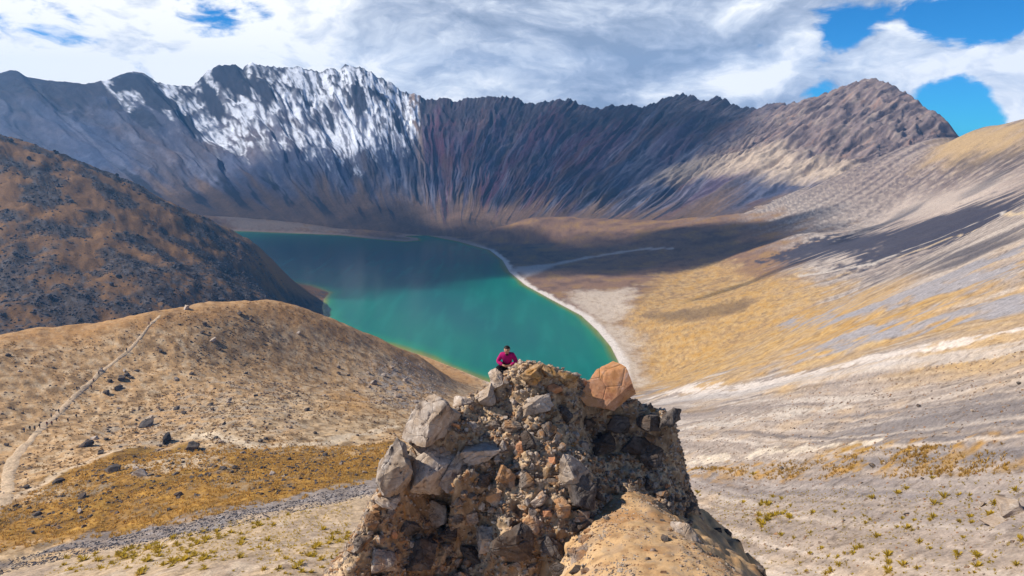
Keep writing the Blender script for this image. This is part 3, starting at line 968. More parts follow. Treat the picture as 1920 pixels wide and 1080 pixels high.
M_GREY = rock_mat('andesite_grey', lin4(130, 114, 104, 0.62), lin4(196, 178, 162, 0.66), lin4(222, 208, 194, 0.7), lin4(190, 160, 128, 0.6), 0.55, 2.2, 0.35, 0.05)
M_DARK = rock_mat('andesite_dark', lin4(60, 54, 52, 0.6), lin4(108, 98, 92, 0.55), lin4(146, 134, 124, 0.6), lin4(110, 84, 62, 0.6), 0.5, 2.2, 0.5, 0.05)
M_MIX = rock_mat('rubble_stone', lin4(96, 84, 76, 0.6), lin4(160, 142, 128, 0.62), lin4(206, 190, 172, 0.66), lin4(196, 140, 84, 0.62), 0.7, 2.4, 0.8, 0.04)
M_ORANGE = rock_mat('rusty_stone', lin4(186, 122, 90, 0.6), lin4(218, 158, 116, 0.68), lin4(224, 192, 176, 0.7), lin4(220, 156, 90, 0.66), 0.5, 1.6, 0.15, 0.05)
M_YELL = rock_mat('lichen_stone', lin4(120, 92, 66, 0.6), lin4(200, 160, 116, 0.62), lin4(220, 194, 164, 0.66), lin4(212, 150, 62, 0.62), 0.6, 3.0, 0.3, 0.05)
M_BLACK = rock_mat('basalt_dark', lin4(30, 28, 30, 0.6), lin4(58, 54, 56, 0.5), lin4(92, 88, 88, 0.5), None, 0, 2.2, 0.3, 0.05)
M_TALUS = rock_mat('talus_stone', lin4(56, 54, 60, 0.6), lin4(98, 96, 104, 0.5), lin4(136, 132, 138, 0.55), lin4(116, 92, 74, 0.55), 0.4, 0.35, 0.5, 0.1)
M_CRUMB = rock_mat('crumb_stone', lin4(112, 96, 86, 0.6), lin4(190, 170, 150, 0.66), lin4(226, 210, 192, 0.7), lin4(190, 134, 80, 0.62), 0.8, 3.5, 0.3, 0.02)

POOL = [rock_np(100 + i) for i in range(10)]
POOL2 = [rock_np(300 + i, 2, 15) for i in range(8)]


def joined(name, pos, size, mat, parent=None, off=(0, 0, 0), flat=0.7):
    """many small stones in one mesh"""
    vs, fs, n0 = [], [], 0
    pos = np.asarray(pos) - np.asarray(off)
    k = nrs.randint(0, len(POOL), len(pos))
    ang = nrs.uniform(0, 2 * np.pi, len(pos))
    sx = size * nrs.uniform(0.8, 1.35, len(pos))
    sy = size * nrs.uniform(0.7, 1.1, len(pos))
    sz = size * nrs.uniform(0.5, 0.95, len(pos)) * flat / 0.7
    for i in range(len(POOL)):
        m = k == i
        if not m.any():
            continue
        v, f = POOL[i]
        c, s = np.cos(ang[m])[:, None], np.sin(ang[m])[:, None]
        x, y, z = v[:, 0][None] * sx[m][:, None], v[:, 1][None] * sy[m][:, None], v[:, 2][None] * sz[m][:, None]
        p = np.stack([x * c - y * s, x * s + y * c, z], -1) + pos[m][:, None]
        q = f[None] + (np.arange(m.sum()) * len(v))[:, None, None] + n0
        vs.append(p.reshape(-1, 3))
        fs.append(q.reshape(-1, 3))
        n0 += m.sum() * len(v)
    o = mesh_np(name, np.concatenate(vs), np.concatenate(fs), mat, parent, None, False)
    tag(o, kind='stuff')
    return o


# ------------------------------------------------------------------ foreground ridge and outcrop
def tps_fit(pts, sc, lam=1e-4):
    pts = np.asarray(pts)
    q = pts[:, :2] / sc
    n = len(q)
    A = np.zeros((n + 3, n + 3))
    A[:n, :n] = _tps(((q[:, None] - q[None]) ** 2).sum(-1)) + np.eye(n) * lam
    A[:n, n] = 1
    A[:n, n + 1:] = q
    A[n:, :n] = A[:n, n:].T
    w = np.linalg.solve(A, np.concatenate([pts[:, 2], np.zeros(3)]))

    def fn(X, Y):
        x, y = X / sc, Y / sc
        o = w[n] + w[n + 1] * x + w[n + 2] * y
        for i in range(n):
            o = o + w[i] * _tps((x - q[i, 0]) ** 2 + (y - q[i, 1]) ** 2)
        return o
    return fn


def grid_mesh(name, X, Y, Z, mat, parent=None, cols=None, off=(0, 0, 0), keep=None):
    n, m = X.shape
    i = np.arange(n * m).reshape(n, m)
    q = np.stack([i[:-1, :-1], i[1:, :-1], i[1:, 1:], i[:-1, 1:]], -1)
    q = q[keep[:-1, :-1]] if keep is not None else q.reshape(-1, 4)
    v = np.stack([X, Y, Z], -1).reshape(-1, 3) - np.asarray(off)
    u_, inv_ = np.unique(q.ravel(), return_inverse=True)
    return mesh_np(name, v[u_], inv_.reshape(-1, 4), mat, parent, None if cols is None else cols.reshape(-1, 3)[u_])


# soil ridge that carries the outcrop
sp = [PY(*p) for p in ((1180, 938, 20.6), (1180, 1008, 17.8), (1180, 1080, 15.3), (1300, 1050, 16.2), (1400, 1078, 15.2), (1240, 940, 20.9), (1330, 996, 18.2), (1430, 1070, 15.4))]
sp += [np.array(p) for p in ((0., 5., 178.6), (5., 5., 179.4), (-3., 12., 176.0), (-2., 19., 175.2), (1., 24., 176.4), (3.5, 25., 176.8), (-4., 8., 176.5), (0., -6., 178.8))]
spur_fn = tps_fit(sp, 10.0, 1e-3)
edge = [PY(1240, 925, 21.2), PY(1296, 975, 18.8), PY(1392, 1068, 15.4)]
SPOLY = [(0.9, -10), (1.3, 14), (1.7, 17), (1.9, 19.2), (-3.4, 20.6), (-2.5, 24.0), (1, 26), (5.2, 24.4)] + [tuple(e[:2]) for e in edge] + [(6.6, 10), (6.8, -10)]


def spur_height(X, Y):
    d = sdpoly(X, Y, SPOLY)
    nz = 0.15 * fbm(X / 2.4, Y / 2.4, 4, 140) + 0.03 * fbm(X / 0.4, Y / 0.4, 3, 144) - 0.03 * ss(ridged(X / 0.9, Y / 2.2, 3, 146), 0.45, 0.9)
    out_ = np.maximum(d + 0.6 * fbm(X / 1.6, Y / 1.6, 4, 147), 0)
    return spur_fn(X, Y) + nz - np.where(X > 3, 0.80, 0.95) * out_ - 1.2 * np.maximum(out_ - 3.2, 0) - 0.3 * ss(d, -1.0, 0.3)


gX, gY = np.meshgrid(np.concatenate([np.arange(-26, -2, 0.4), np.arange(-2, 9, 0.07), np.arange(9, 30, 0.4)]), np.concatenate([np.arange(-10, 12, 0.4), np.arange(12, 24, 0.07), np.arange(24, 46, 0.4)]), indexing='ij')
gZ = np.maximum(spur_height(gX, gY), 120.0)
m1, m2 = fbm(gX / 1.6, gY / 1.6, 4, 150), fbm(gX / 0.35, gY / 0.35, 3, 154)
cols = np.zeros(gX.shape + (3,))
cols[:] = C3(218, 178, 130, 0.68)
lay(ss(m1, 0.0, 0.5) * 0.6, C3(226, 188, 140, 0.7))
lay(ss(-m1, 0.05, 0.5) * 0.6, C3(186, 132, 82, 0.62))
lay(ss(m2, 0.15, 0.5) * 0.5, C3(206, 180, 150, 0.66))
lay(ss(-m2, 0.1, 0.5) * 0.5, C3(150, 110, 76, 0.6))
lay(ss(fbm(gX / 0.8, gY / 0.8, 3, 157), 0.1, 0.4) * 0.5, C3(176, 150, 126, 0.64))
M_SOIL = ground_mat('ridge_soil', 3.0, 14.0, 0.06, 0.55)
ridge = grid_mesh('foreground_ridge', gX, gY, gZ, M_SOIL, None, cols, keep=(gZ > 121))
tag(ridge, kind='structure')

oc = [PY(*p) for p in (
    (935, 716, 24.2), (985, 690, 24.0), (1040, 698, 24.2), (1090, 715, 24.0), (1140, 738, 23.8), (1185, 750, 23.8), (1215, 772, 23.5), (1258, 788, 23.2),
    (870, 752, 23.0), (800, 800, 21.7), (775, 825, 21.2), (728, 885, 20.3), (705, 930, 19.9),
    (900, 790, 21.9), (950, 760, 22.5), (1000, 775, 22.2), (1040, 765, 22.6), (850, 850, 21.0), (900, 865, 20.8), (960, 855, 20.9), (1020, 845, 21.1),
    (760, 925, 20.0), (850, 918, 20.2), (930, 918, 20.35), (1050, 905, 20.35), (1095, 890, 20.8),
    (1085, 780, 22.9), (1100, 800, 23.3), (1150, 785, 23.6), (1110, 850, 22.6), (1200, 805, 23.4), (1150, 870, 22.6), (1235, 850, 23.2), (1205, 890, 22.5), (1250, 900, 22.6), (1130, 905, 21.4),
    (690, 1000, 19.3), (750, 985, 19.9), (800, 965, 20.9), (850, 962, 21.0), (890, 1000, 20.6), (820, 1020, 20.6), (940, 980, 19.7), (1000, 990, 19.6), (1075, 980, 19.7), (655, 1078, 18.7),
    (730, 1078, 19.2), (800, 1078, 19.8), (900, 1078, 19.7), (960, 1040, 19.2), (1000, 1078, 19.2), (1075, 1050, 19.2))]
oc += [np.array(p) for p in ((-1.5, 26.6, 178.0), (0.5, 27.2, 178.2), (2.5, 27.2, 178.2), (4.5, 26.8, 177.6), (6.9, 25.0, 176.2), (6.5, 23.2, 176.6), (5.7, 21.8, 176.8), (4.4, 20.8, 176.8),
                             (3.2, 19.4, 176.2), (2.2, 18.2, 175.0), (0.0, 18.6, 174.6), (-2.5, 18.4, 174.4), (-4.9, 18.0, 175.2), (-5.2, 20.0, 177.0), (-4.6, 22.0, 177.2), (-3.4, 24.0, 177.8))]
oc = np.array(oc)
TA, TO = R(30), np.array([0.0, 21.5, 178.0])
eb, eh = np.array([0, math.cos(TA), math.sin(TA)]), np.array([0, -math.sin(TA), math.cos(TA)])
loc_ = np.column_stack([oc[:, 0], (oc - TO) @ eb, (oc - TO) @ eh])
oc_fn = tps_fit(loc_, 5.0, 2e-5)
OA, OB = np.meshgrid(np.arange(-6.4, 7.6, 0.05), np.arange(loc_[:, 1].min() - 0.2, loc_[:, 1].max() + 0.2, 0.05), indexing='ij')
OH = oc_fn(OA, OB)
q1 = ridged(OA / 1.15, OB / 1.0, 4, 166)
q2 = fbm(OA / 0.32, OB / 0.32, 4, 169, 0.6)
q3 = ridged(OA / 0.5 + 3, OB / 0.45, 3, 170)
OH = OH + 0.26 * q1 + 0.13 * q2 + 0.12 * q3 - 0.12
q4 = fbm(OA / 0.85 + 9, OB / 0.6, 2, 168)
OH = OH - 0.34 * ss(q4, 0.16, 0.42) * ss(0.4 - OB, -0.6, 1.0)
BX = OA
BY = TO[1] + OB * eb[1] + OH * eh[1]
BZ = TO[2] + OB * eb[2] + OH * eh[2]
BX = BX + 0.10 * fbm(OA / 0.6, OB / 0.6, 3, 171)
OX, OY, OZ = BX, BY, BZ
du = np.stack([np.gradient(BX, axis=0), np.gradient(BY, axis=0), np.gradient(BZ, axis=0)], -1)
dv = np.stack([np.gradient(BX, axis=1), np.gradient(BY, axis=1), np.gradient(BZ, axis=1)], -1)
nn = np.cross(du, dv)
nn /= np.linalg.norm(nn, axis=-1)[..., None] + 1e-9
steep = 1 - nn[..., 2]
cols = np.zeros(OX.shape + (3,))
k1, k2 = fbm(OA / 0.8, OB / 0.8, 4, 172), fbm(OA / 0.16, OB / 0.16, 4, 175, 0.6)
cols[:] = C3(214, 182, 144, 0.74)
lay(ss(k1, 0.0, 0.4) * 0.6, C3(196, 172, 148, 0.66))
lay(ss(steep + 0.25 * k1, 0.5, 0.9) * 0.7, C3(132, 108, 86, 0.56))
lay(ss(k2, 0.05, 0.5) * 0.6, C3(212, 186, 156, 0.66))
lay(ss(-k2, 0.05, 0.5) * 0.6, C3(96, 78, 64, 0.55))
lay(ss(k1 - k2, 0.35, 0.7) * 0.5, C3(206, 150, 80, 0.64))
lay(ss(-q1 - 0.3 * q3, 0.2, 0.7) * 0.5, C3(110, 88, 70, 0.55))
OL = np.array([0.5, 21.5, 176.5])
outcrop = empty('rock_outcrop', OL)
tag(outcrop, 'crumbling outcrop of grey boulders and tan rubble on the foreground ridge', 'rock outcrop')
M_CORE = ground_mat('outcrop_rubble', 4.0, 18.0, 0.09, 0.9)
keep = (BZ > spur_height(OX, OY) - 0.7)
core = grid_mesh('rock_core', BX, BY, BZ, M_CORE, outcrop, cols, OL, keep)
core['label'] = 'tan and brown rubble that binds the boulders'

# one surface to drop stones on
vv = np.concatenate([np.stack([BX, BY, BZ], -1).reshape(-1, 3), np.stack([gX, gY, gZ], -1).reshape(-1, 3)])


def gq(n, m, o_):
    i = np.arange(n * m).reshape(n, m) + o_
    return np.stack([i[:-1, :-1], i[1:, :-1], i[1:, 1:], i[:-1, 1:]], -1).reshape(-1, 4)


bvh = BVHTree.FromPolygons(vv.tolist(), np.concatenate([gq(*OX.shape, 0), gq(*gX.shape, OX.size)]).tolist())
CAMV = Vector((0, 0, CZ))


def hit(px, py):
    d = Vector(ray(px, py)).normalized()
    loc, nor, _, dist = bvh.ray_cast(CAMV, d, 80)
    return loc, nor, dist


def view_basis(px, py):
    d = Vector(ray(px, py)).normalized()
    x = d.cross(Vector((0, 0, 1))).normalized()
    return x, x.cross(d).normalized(), d


def hero(name, px, py, w, h, mat, seed, roll=0.0, depth=0.8, sink=0.25, parent=outcrop, label=None, npts=15, levels=4, box=0.8, lit=False):
    """a boulder that fills w x h photo pixels, sitting in the outcrop's surface"""
    loc, nor, dist = hit(px, py)
    if loc is None:
        return None
    pxm = dist / F * 0.98
    sx, sz = w * pxm, h * pxm
    sy = depth * min(sx, sz) + 0.15 * max(sx, sz)
    v, f = rock_np(seed, levels, npts, box, 0.042)
    ext = v.max(0) - v.min(0)
    v = (v - (v.max(0) + v.min(0)) / 2) / ext * np.array([sx, sy, sz])
    bx, bz, by = view_basis(px, py)
    if lit:                       # bedded so that its broad face looks up and to the left
        by = (by * 0.75 + Vector((0.42, 0.25, -0.75))).normalized()
        bx = (bx - by * bx.dot(by)).normalized()
        bz = bx.cross(by).normalized()
    c, s = math.cos(R(roll)), math.sin(R(roll))
    ax, az_ = bx * c + bz * s, bz * c - bx * s
    v = v @ np.array([ax[:], by[:], az_[:]])
    o = link_obj(name, mesh_from(name, v, f, mat, sharp=28), parent)
    p = loc - by * sy * (0.5 - sink) * 0.55
    o.location = p - (Vector(OL) if parent is outcrop else Vector((0, 0, 0)))
    if label:
        o['label'] = label
    return o


B_ = 'boulder'
heroes = [
    (803, 798, 92, 100, M_GREY, 501, -28, 'tall pale grey block with a crack, leaning on the left shoulder'),
    (745, 888, 84, 104, M_GREY, 502, -32, 'long pale slab at the lower left edge'),
    (808, 884, 116, 84, M_GREY, 503, 22, 'broad rough grey slab above the dark hollow'),
    (857, 894, 54, 72, M_GREY, 504, 0, 'smooth pinkish grey block at the end of the slab'),
    (897, 846, 84, 64, M_GREY, 505, 18, 'streaked grey boulder'),
    (1008, 763, 64, 36, M_GREY, 506, 12, 'flat lilac grey stone with a dark underside'),
    (1074, 886, 58, 60, M_GREY, 507, -10, None), (1090, 925, 60, 62, M_DARK, 508, 10, None),
    (815, 968, 54, 48, M_GREY, 509, 5, 'pale wedge-shaped stone jutting from the hollow'),
    (962, 1018, 86, 66, M_DARK, 510, 8, 'dark fluted boulder low on the face'), (914, 1012, 40, 50, M_GREY, 511, 0, None),
    (728, 938, 52, 34, M_GREY, 512, -30, None), (866, 756, 46, 26, M_GREY, 513, -30, None), (912, 742, 44, 40, M_GREY, 514, -20, None),
    (932, 712, 26, 44, M_GREY, 515, 15, None),
    (1000, 704, 54, 44, M_YELL, 517, 10, 'knobbly ochre lump on the summit'), (1062, 714, 44, 30, M_YELL, 518, -10, None), (1030, 700, 40, 26, M_YELL, 519, -15, None),
    (1042, 729, 30, 18, M_ORANGE, 520, 5, 'small pink stone'), (1076, 706, 30, 14, M_GREY, 521, 15, None),
    (1256, 784, 40, 40, M_DARK, 522, 0, 'grey knob at the right end'), (1215, 792, 44, 36, M_DARK, 523, 10, None), (1160, 796, 44, 34, M_DARK, 524, 0, None),
    (1100, 800, 34, 30, M_DARK, 525, 0, None), (1130, 835, 50, 40, M_DARK, 526, 20, None), (1190, 840, 50, 44, M_DARK, 527, -10, None), (1225, 855, 46, 54, M_DARK, 528, 0, None),
    (860, 973, 26, 22, M_MIX, 529, 0, None), (886, 971, 26, 26, M_MIX, 530, 0, None), (978, 842, 20, 24, M_ORANGE, 531, 0, None), (1036, 866, 14, 16, M_ORANGE, 532, 0, None),
    (738, 1002, 16, 16, M_ORANGE, 533, 0, None), (1094, 840, 20, 26, M_GREY, 534, 0, None), (1052, 952, 36, 38, M_MIX, 535, 0, None), (1012, 938, 34, 26, M_MIX, 536, 20, None),
    (1040, 905, 30, 26, M_MIX, 537, 0, None), (985, 905, 40, 30, M_MIX, 538, 10, None), (948, 895, 40, 34, M_MIX, 539, -10, None), (930, 935, 34, 30, M_MIX, 540, 0, None),
    (1000, 985, 40, 34, M_MIX, 541, 0, None), (880, 1045, 50, 44, M_DARK, 542, 10, None), (1035, 1030, 44, 44, M_DARK, 543, 0, None), (790, 1040, 60, 54, M_DARK, 544, 0, None),
    (720, 1050, 46, 40, M_MIX, 545, 0, None), (770, 990, 40, 34, M_DARK, 546, 0, None), (680, 1020, 34, 30, M_MIX, 547, 0, None), (960, 800, 36, 28, M_MIX, 548, 20, None),
    (1030, 810, 30, 34, M_MIX, 549, 0, None), (930, 800, 26, 20, M_MIX, 550, 0, None), (1050, 1070, 40, 30, M_DARK, 551, 0, None), (905, 905, 30, 26, M_DARK, 552, 0, None),
    (990, 830, 30, 40, M_DARK, 553, 30, None), (1060, 780, 30, 34, M_DARK, 554, 0, None), (840, 1000, 36, 30, M_DARK, 555, 0, None), (700, 975, 30, 30, M_MIX, 556, 0, None)]
for i, (px, py, w, h, m, sd, roll, lb) in enumerate(heroes):
    hero(B_, px, py, w, h, m, sd, roll, label=lb, lit=px < 1050 and py < 985)
# the rusty boulder perched on the right: its own outline
ob = [(1086, 744, 23.2), (1100, 760, 23.05), (1134, 764, 22.95), (1186, 718, 23.35), (1174, 688, 23.6), (1150, 677, 23.85), (1120, 692, 23.75), (1104, 712, 23.45),
      (1152, 770, 23.3), (1192, 738, 23.6), (1176, 698, 24.0), (1140, 692, 24.2), (1120, 742, 24.0)]
op = np.array([PY(*p) for p in ob])
oc0 = op.mean(0)
v, f = hull(op - oc0)
v, f = refine(v, f, 4)
v = v + (v / np.linalg.norm(v, axis=1)[:, None]) * (0.035 * n3(v, 1.8, 9) + 0.025 * n3(v, 5.0, 14) + 0.014 * n3(v, 13.0, 19))[:, None]
orange = link_obj('boulder', mesh_from('rusty_boulder', v, f, M_ORANGE, sharp=28))
orange.location = oc0
tag(orange, 'big rusty orange boulder perched on the right of the outcrop top', 'boulder')
# rocks lying on the soil ridge
for px, py, w, h, m, sd, roll, lb in ((1284, 1004, 64, 40, M_GREY, 601, -28, 'grey oblong rock half in shadow on the sandy ridge'), (1246, 1012, 14, 18, M_DARK, 602, 0, 'small dark stone standing beside the grey oblong rock'),
                                      (1085, 1042, 40, 34, M_MIX, 603, 10, 'rounded stone at the foot of the outcrop on sandy soil')):
    o = hero('rock', px, py, w, h, m, sd, roll, parent=None, label=lb, sink=0.4)
    tag(o, None, 'rock')

# stones strewn on the sandy ridge and along its shaded right edge
for i in range(64):
    if i > 43:
        t_ = rnd.random() * 3
        a, b = np.interp(t_, (0, 1, 2, 3), (1130, 1108, 1078, 1088)) + rnd.uniform(-10, 14), np.interp(t_, (0, 1, 2, 3), (885, 950, 1030, 1078)) + rnd.uniform(-8, 8)
        lb, g_, m = 'broken stone where the sandy ridge meets the outcrop', 'stones between ridge and outcrop', (M_DARK, M_MIX)[i % 2]
    elif i < 18:
        t_ = rnd.random()
        a, b = 1240 + 170 * t_ + rnd.uniform(-10, 60), 915 + 160 * t_ + rnd.uniform(-8, 8)
        lb, g_, m = 'dark stone on the shaded edge of the sandy ridge', 'stones along the ridge edge', M_DARK
    else:
        a, b = rnd.uniform(1110, 1320), rnd.uniform(915, 1075)
        lb, g_, m = 'pale stone lying on the sandy ridge', 'stones on the sandy ridge', M_MIX
        if b < 900 + 0.95 * (a - 1258):
            continue
    w = rnd.uniform(7, 24) if i < 18 else rnd.uniform(9, 28) if i > 43 else rnd.uniform(5, 13)
    o = hero('rock', a, b, w, w * rnd.uniform(0.5, 0.8), m, 620 + i, rnd.uniform(-30, 30), parent=None, sink=0.3, levels=2)
    if o:
        tag(o, ('large ' if w > 15 else 'small ') + lb, 'rock', g_)

# embedded stones: the larger ones singly, the crumbs together
sp_pool = [mesh_from('stone', *rock_np(700 + i, 1, 13), m) for i, m in enumerate([M_MIX, M_MIX, M_GREY, M_MIX, M_DARK, M_MIX, M_YELL, M_GREY, M_CRUMB, M_ORANGE])]
cnt = 0
while cnt < 285:
    px, py = rnd.uniform(650, 1270), rnd.uniform(690, 1085)
    loc, nor, dist = hit(px, py)
    if loc is None or dist > 40 or spur_height(np.array([loc.x]), np.array([loc.y]))[0] > loc.z - 0.12:
        continue
    k = rnd.choices(range(10), (5, 5, 3, 5, 3, 5, 1.2, 3, 4, 0.5))[0]
    o = link_obj('stone', sp_pool[k], outcrop)
    s_ = rnd.choice((0.16, 0.2, 0.25, 0.31, 0.38, 0.5)) * rnd.uniform(0.8, 1.15)
    o.location = loc + nor * s_ * 0.08 - Vector(OL)
    o.rotation_euler = (rnd.uniform(0, 6.3), rnd.uniform(0, 6.3), rnd.uniform(0, 6.3))
    o.scale = (s_ * rnd.uniform(0.8, 1.3), s_ * rnd.uniform(0.8, 1.1), s_ * rnd.uniform(0.55, 0.9))
    cnt += 1
m = keep & (BZ > spur_height(OX, OY) + 0.03)
ii = np.where(m.ravel())[0]
ch = nrs.choice(ii, 10500)
pp = np.stack([BX.ravel()[ch], BY.ravel()[ch], BZ.ravel()[ch]], -1) + nrs.normal(0, 0.015, (10500, 3))
joined('small_stones', pp[:6500], 0.07 + 0.2 * nrs.rand(6500) ** 1.8, M_CRUMB, outcrop, OL)
joined('small_stones', pp[6500:8000], 0.08 + 0.2 * nrs.rand(1500) ** 2, M_MIX, outcrop, OL)
joined('small_stones', pp[8000:], 0.06 + 0.16 * nrs.rand(2500) ** 2, M_GREY, outcrop, OL)
# pebbles on the soil ridge
px_, py_ = nrs.uniform(1.5, 7.5, 16000), nrs.uniform(12, 23, 16000)
dd = sdpoly(px_, py_, SPOLY)
w_ = (dd < 0.4) & (nrs.rand(16000) < np.clip(0.3 + 0.35 * ss(dd, -1.3, 0.0) + 0.9 * fbm(px_ / 1.5, py_ / 1.5, 2, 180), 0.04, 1))
px_, py_ = px_[w_], py_[w_]
joined('pebbles', np.stack([px_, py_, spur_height(px_, py_)], -1), 0.03 + 0.09 * nrs.rand(len(px_)) ** 3, M_CRUMB)

# ------------------------------------------------------------------ boulders on the slopes


def scatter(n, poly, margin=0.0):
    poly = np.asarray(poly)[:, :2]
    lo, hi_ = poly.min(0), poly.max(0)
    o = np.zeros((0, 2))
    while len(o) < n:
        p = nrs.uniform(lo, hi_, (n * 2, 2))
        o = np.concatenate([o, p[sdpoly(p[:, 0], p[:, 1], poly) < -margin]])
    return o[:n]


def on_ground(p, sink=0.0):
    return np.column_stack([p, height(p[:, 0], p[:, 1]) - sink])


bl_mesh = {}


def boulder_at(p, s, mat, seed, label, group=None, name='boulder', cat='boulder', flat=0.7):
    key = (seed % 8, mat.name)
    if key not in bl_mesh:
        bl_mesh[key] = mesh_from('boulder', *POOL2[seed % 8], mat)
    o = link_obj(name, bl_mesh[key])
    r_ = random.Random(seed)
    o.scale = (s * r_.uniform(0.95, 1.25), s * r_.uniform(0.75, 1.0), s * flat * r_.uniform(0.85, 1.2))
    o.rotation_euler = (r_.uniform(-0.25, 0.25), r_.uniform(-0.25, 0.25), r_.uniform(0, 6.3))
    o.location = (p[0], p[1], p[2] + o.scale[2] * 0.22)
    tag(o, label, cat, group)
    return o


named = [(315, 829, 24, M_BLACK, 'almost black rounded boulder above the orange grass', 0.95), (363, 842, 32, M_DARK, 'dark grey boulder just downhill of the black one', 0.6),
         (277, 800, 34, M_DARK, 'long low grey slab with a dark underside on the trail hill', 0.4), (212, 883, 28, M_DARK, 'leaning grey slab at the upper edge of the orange grass', 0.5),
         (262, 891, 28, M_GREY, 'pale grey double slab in the orange grass', 0.5), (163, 836, 22, M_DARK, 'dark boulder in a small cluster between the trail and the orange grass', 0.55),
         (350, 579, 16, M_GREY, 'pale block on the crest of the trail hill against the dark talus', 0.6), (110, 906, 20, M_DARK, 'dark boulder beside the faint side path', 0.55),
         (155, 934, 18, M_DARK, 'dark boulder alone in the middle of orange grass', 0.6), (229, 712, 18, M_DARK, 'dark rock in the pile beside the trail bend', 0.6),
         (334, 930, 16, M_DARK, 'grey rock low on the orange grass slope', 0.6), (1890, 962, 50, M_GREY, 'large pale boulder half buried on the scree slope', 0.7),
         (1868, 978, 44, M_GREY, 'low flat pale rock at the foot of the large pale boulder', 0.3)]
for i, (px, py, w, m, lb, fl_) in enumerate(named):
    p = ground_at(px, py)
    dist = float(np.linalg.norm(p - np.array([0, 0, CZ])))
    boulder_at(p, w * dist / F, m, 900 + i, lb, None, flat=fl_)
ORA = gp((-60, 1060), (-60, 985), (0, 955), (130, 885), (260, 850), (400, 838), (600, 838), (740, 830), (760, 880), (700, 905), (560, 940), (360, 980), (150, 1015))
TRL = gp((300, 592), (256, 643), (190, 697), (140, 742), (96, 786), (44, 836), (14, 890), (4, 945))
# countable boulders of the trail hill, those that show largest
pix = [(178, 823, 14), (200, 738, 15), (222, 729, 17), (240, 705, 13), (330, 713, 13), (332, 768, 12), (303, 770, 10), (395, 760, 12), (430, 755, 10), (345, 775, 13), (420, 795, 10), (300, 660, 12), (255, 880, 14),
       (575, 770, 12), (546, 803, 10), (635, 690, 10), (560, 625, 10), (450, 590, 14), (470, 600, 10), (385, 610, 14), (400, 640, 16), (410, 655, 12), (380, 625, 12), (15, 667, 9), (38, 697, 7), (100, 690, 7), (12, 835, 9),
       (60, 1000, 10), (455, 850, 10), (500, 846, 10), (420, 880, 14), (440, 878, 12), (510, 890, 14), (330, 890, 12), (370, 930, 12), (315, 957, 10), (415, 830, 12), (190, 850, 14), (200, 825, 12), (610, 855, 14), (640, 870, 10),
       (70, 965, 14), (30, 950, 10), (50, 915, 12), (150, 960, 12), (700, 720, 16), (720, 705, 14), (740, 730, 16), (760, 715, 14), (745, 745, 12), (715, 745, 12), (770, 740, 12), (690, 700, 10), (735, 690, 12), (780, 755, 10)]
for k in range(60):
    pix.append((rnd.uniform(180, 700), rnd.uniform(690, 905), rnd.uniform(6, 11)))
for i, (px, py, w) in enumerate(pix):
    p = ground_at(px, py)
    dist = float(np.linalg.norm(p - np.array([0, 0, CZ])))
    grey = (px > 680 and py < 770) or i % 4 == 0
    wh = 'in the orange grass' if sdpoly(p[:1], p[1:2], ORA)[0] < 0 else 'beside the hikers\' trail' if dline(p[:1], p[1:2], TRL)[0][0] < 14 else 'near the crest of the trail hill' if py < 665 else \
        'on the stony flank towards the lake' if px > 660 else 'on the bare slope between trail and orange grass'
    sz_ = 'large' if w > 12.5 else 'middling' if w > 8.5 else 'small'
    boulder_at(p, w * dist / F, M_GREY if grey else M_DARK, 1000 + i,
               sz_ + (' pale grey rock ' if grey else ' dark angular rock ') + wh,
               'pale rocks on the trail hill' if grey else 'dark rocks on the trail hill', 'rock', 'rock', 0.6)
# rocks of the scree
pix = [(1722, 763, 12), (1645, 742, 10), (1845, 730, 10), (1636, 875, 14), (1660, 870, 10), (1586, 911, 8), (1700, 966, 12), (1842, 948, 14), (1355, 803, 8), (1910, 720, 10)]
for k in range(44):
    pix.append((rnd.uniform(1300, 1910), rnd.uniform(770, 1070), rnd.uniform(5, 9)))
for i, (px, py, w) in enumerate(pix):
    p = ground_at(px, py)
    dist = float(np.linalg.norm(p - np.array([0, 0, CZ])))
    boulder_at(p, w * dist / F, M_DARK if i % 3 == 0 else M_GREY, 1300 + i, ('largish ' if w > 9 else 'small ') + ('dark' if i % 3 == 0 else 'grey') + (' stone on the bare grey streaks of the scree slope' if py < 835 else ' stone in the straw grass band of the scree slope' if py < 900 else ' stone among tussocks low on the scree slope'),
               'dark stones on the scree' if i % 3 == 0 else 'grey stones on the scree', 'rock', 'rock', 0.6)
# dark talus of the rocky hill: the largest blocks singly, the rest as one field
cand = scatter(60000, [(-560, 400), (-330, 392), (-232, 425), (-170, 520), (-160, 600), (-195, 735), (-300, 735), (-560, 720)])
ci = np.clip(np.searchsorted(np.radians(az), np.arctan2(cand[:, 0], cand[:, 1])), 0, NA - 1)
cj = np.clip(np.searchsorted(rad, np.hypot(cand[:, 0], cand[:, 1])), 0, NR - 1)
cand = cand[nrs.rand(len(cand)) < np.clip(ROCKY[ci, cj] * 0.8 + 0.04, 0, 1)]
big, small = cand[:75], cand[75:15000]
big = on_ground(big)
for i, p in enumerate(big):
    s_ = rnd.uniform(3.2, 6.0)
    wh = 'just below the crest of the rocky hill' if p[2] > 118 else 'at the lakeside tip of the rocky hill' if p[0] > -235 and p[1] > 600 else 'in the boulder field behind the trail hill crest' if p[0] > -330 and p[1] < 600 else 'low on the rocky hill behind the trail hill' if p[1] < 520 else 'on the brown middle flank of the rocky hill'
    boulder_at(p, s_, M_TALUS, 1500 + i, ('huge' if s_ > 4.4 else 'big') + ' dark block ' + wh, 'dark talus blocks on the rocky hill', 'rock', 'rock', 0.75)
gs = on_ground(small)
